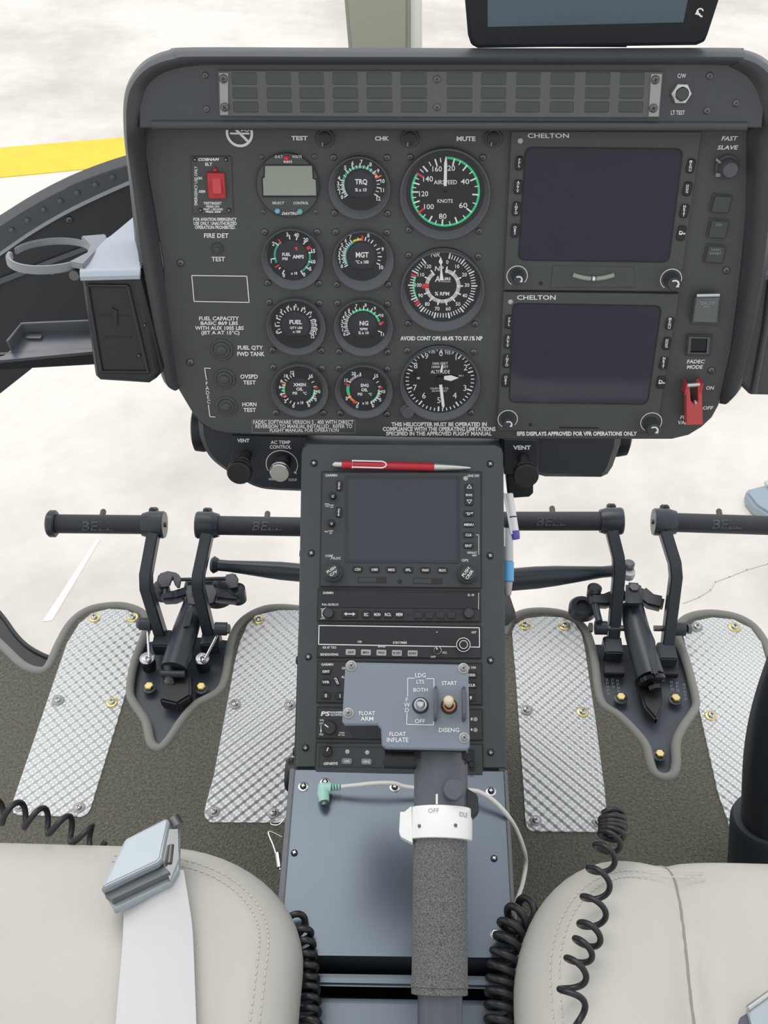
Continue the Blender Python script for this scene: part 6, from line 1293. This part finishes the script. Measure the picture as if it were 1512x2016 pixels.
# ---- belt tongue at the right
g = thing('seat_belt', 'silver belt fitting and grey strap end on the right seat, at the photo corner', 'seat belt', SEAT, sp(1510, 2000, .01))
b = MB(); b.prism([tuple(sp(x, y, .018)[:2]) for x, y in ((1470, 1986), (1520, 1948), (1590, 2000), (1560, 2080), (1490, 2060))], .014, .020, .001); part(g, 'belt_fitting', b, SILV, bevel=.0008)
b = MB(); b.prism([tuple(sp(x, y, .014)[:2]) for x, y in ((1458, 2002), (1486, 1984), (1500, 2010), (1490, 2080), (1440, 2080))], .008, .014, .001); part(g, 'strap_end', b, mat('dark violet grey strap', (.12, .12, .16), .6))
b = MB(); b.tube([sp(1472, 1985, .021), sp(1524, 1948, .021)], .0022, 10); part(g, 'fitting_edge', b, SILVW)

# ---- coiled cords: one turn of the helix per listed centre
def coil(label, fr, pts, R, r, group='black coiled headset cords', ph=0.0, spread=1.0):
    P = [fr.p(*p[:3]) for p in pts]; P = smooth(P, 14); n = len(P); Rr = R if isinstance(R, (list, tuple)) else [R] * (len(pts))
    out = []; up = None
    for i, p in enumerate(P):
        t = (P[min(i + 1, n - 1)] - P[max(i - 1, 0)]).normalized()
        up = Vector((0, 0, 1)) if up is None else up
        up = (up - t * up.dot(t)).normalized(); bb = t.cross(up); a = ph + 2 * pi * i / 14; f = i / 14; k_ = min(int(f), len(Rr) - 2); R_i = Rr[k_] + (Rr[k_ + 1] - Rr[k_]) * (f - k_)
        out.append(p + bb * (R_i * cos(a)) + up * (R_i * sin(a)))
    b = MB(); b.tube(smooth(out, 2), r, 10); return solo('coiled_cord', b, RUBBER, fr, label, 'cord', fr.p(*pts[0][:3]), group, sharp=80)
ks = SEAT.k(1150, 1800)
coil('black coiled cord lying across the right seat cushion', SEAT, [(1203, 1606, .026), (1205, 1612, .026), (1206, 1620, .025), (1206, 1628, .024), (1206, 1637, .023), (1203, 1650, .022), (1192, 1676, .022), (1180, 1722, .024), (1170, 1778, .025), (1164, 1830, .025), (1150, 1862, .025), (1136, 1900, .025), (1126, 1958, .025), (1150, 2030, .025), (1160, 2080, .025)], [24 * ks] * 6 + [23 * ks, 24 * ks, 24 * ks, 24 * ks, 20 * ks, 22 * ks, 22 * ks, 12 * ks, 6 * ks], .0025, ph=.6)
coil('black coiled cord showing above the front edge of the left seat', SEAT, [(-70, 1584, -.005), (-25, 1594, -.005), (22, 1600, -.005), (68, 1610, -.008), (116, 1624, -.014), (162, 1642, -.022), (200, 1656, -.034)], 24 * ks, .0027, ph=1.2)
coil('black coiled cord hanging between the left seat and the console deck', DECK, [(580, 1806, .004), (594, 1830, .008), (600, 1852, .008), (603, 1874, .008), (606, 1896, .006), (608, 1918, .004), (609, 1940, .002), (610, 1962, .002), (611, 1984, .002), (612, 2006, .002), (613, 2032, .002)], 16 * ks, .0030, ph=.2)
coil('black coiled cord hanging between the console deck and the right seat', DECK, [(1056, 1786, -.02), (1032, 1794, .004), (1014, 1810, .014), (1005, 1832, .016), (998, 1858, .016), (993, 1886, .014), (989, 1912, .012), (986, 1938, .010), (985, 1964, .010), (984, 1990, .010), (984, 2018, .010), (984, 2050, .010)], 25 * ks, .0034, ph=2.0)
# ---- cyclic stick at the right edge
g = thing('cyclic_stick', 'thick black cyclic stick rising at the right photo edge', 'control stick', W, at_d(1518, 1640, 1.27))
b = MB(); b.tube(smooth([at_d(x, y, d) for x, y, d in ((1590, 1240, 1.10), (1562, 1310, 1.12), (1534, 1400, 1.15), (1520, 1480, 1.18), (1516, 1560, 1.21), (1515, 1630, 1.24))], 6), [.026 + .006 * i / 30 for i in range(31)], 28); part(g, 'stick', b, TUBEG if False else mat('cyclic black', (.028, .035, .045), .4))
b = MB(); b.tube([at_d(1514, 1608, 1.235), at_d(1513, 1614, 1.238), at_d(1512, 1690, 1.28), at_d(1512, 1760, 1.32)], [.040, .043, .046, .052], 32); part(g, 'boot', b, mat('cyclic boot', (.034, .045, .058), .55))
# ---- thin safety wire by the console deck
g = thing('wire_loop', 'thin silver wire loop between the left foot plate and the console deck', 'wire', DECK, DECK.p(545, 1660, -.02))
b = MB(); b.tube(smooth([DECK.p(x, y, -.03) for x, y in ((562, 1605, 0), (540, 1612, 0), (533, 1624, 0), (548, 1622, 0), (558, 1612, 0))] if False else [DECK.p(x, y, -.03) for x, y in ((562, 1606), (541, 1612), (533, 1622), (548, 1624), (560, 1612))], 5), .0006, 8); b.tube(smooth([DECK.p(x, y, -.03) for x, y in ((556, 1648), (533, 1637), (529, 1642), (538, 1664), (546, 1690), (552, 1712))], 5), .0008, 8); part(g, 'wire', b, SILVW)
b = MB(); b.rod(DECK.p(547, 1680, -.03), DECK.p(551, 1708, -.03), .0028, 10); part(g, 'wire_sleeve', b, STEEL)

# ================================================================== outside
b = MB(); b.rings([[Vector((x, y, z)) for x, y in ((-25, -8), (25, -8), (25, 40), (-25, 40))] for z in (-.05, 0)])
solo('ground', b, GROUND, W, 'pale concrete apron', None, kind='structure')
gp = lambda x, y: at_z(x, y, 0)
b = MB(); b.prism([tuple(gp(x, y)[:2]) for x, y in ((-220, 311), (-220, 372), (760, 276), (760, 228))], .0, .004)
solo('road_line', b, YPAINT, W, 'broad yellow line painted on the apron', None, kind='structure')
b = MB(); b.prism([tuple(gp(x, y)[:2]) for x, y in ((190, 1062), (197, 1063), (103, 1222), (84, 1224))], .0, .002)
solo('road_marking', b, WPAINT, W, 'short worn white stripe on the apron', None, kind='structure')
b = MB(); b.line([Vector((*gp(x, y)[:2], .0015)) for x, y in ((1345, 1188), (1376, 1176), (1398, 1162), (1408, 1146), (1436, 1136), (1470, 1122), (1512, 1110), (1560, 1100))], .0025, .0015)
solo('road_crack', b, CRACK, W, 'thin crack in the apron', None, kind='structure')
g = thing('ground_equipment', 'pale blue grey wedge of equipment on the apron, at the right photo edge', 'ground equipment', W, (*gp(1540, 1000)[:2], 0))
b = MB(); tpz = .04; b.rings([[Vector((*at_z(x, y, tpz)[:2], z)) for x, y in ((1467, 968), (1475, 960), (1512, 951), (1640, 925), (1660, 1070), (1512, 1010), (1487, 994))] for z in (.0, tpz)]); part(g, 'body', b, PALEB, bevel=.008)
b = MB(); b.rings([[Vector((*at_z(x, y, tpz)[:2], z)) for x, y in ((1504, 952), (1640, 918), (1645, 940), (1508, 960))] for z in (tpz, tpz + .01)]); part(g, 'top_strip', b, mat('pale green strip', (.50, .58, .52), .5))

# ================================================================== light
w = bpy.data.worlds.new('overcast sky'); S.world = w; w.use_nodes = True; nt = w.node_tree
bg = nt.nodes['Background']; bg.inputs['Color'].default_value = (.93, .96, 1, 1); bg.inputs['Strength'].default_value = 1.0
su = bpy.data.lights.new('sun', 'SUN'); su.energy = 1.0; su.angle = radians(35); su.color = (1, .97, .92)
so = bpy.data.objects.new('sun', su); COLL.objects.link(so); so.rotation_euler = (radians(-22), radians(-14), 0); so.location = (0, 2, 5)
S.view_settings.view_transform = 'Standard'; S.view_settings.look = 'None'; S.view_settings.gamma = 1.0; S.view_settings.exposure = 0.12
S.view_settings.use_curve_mapping = False
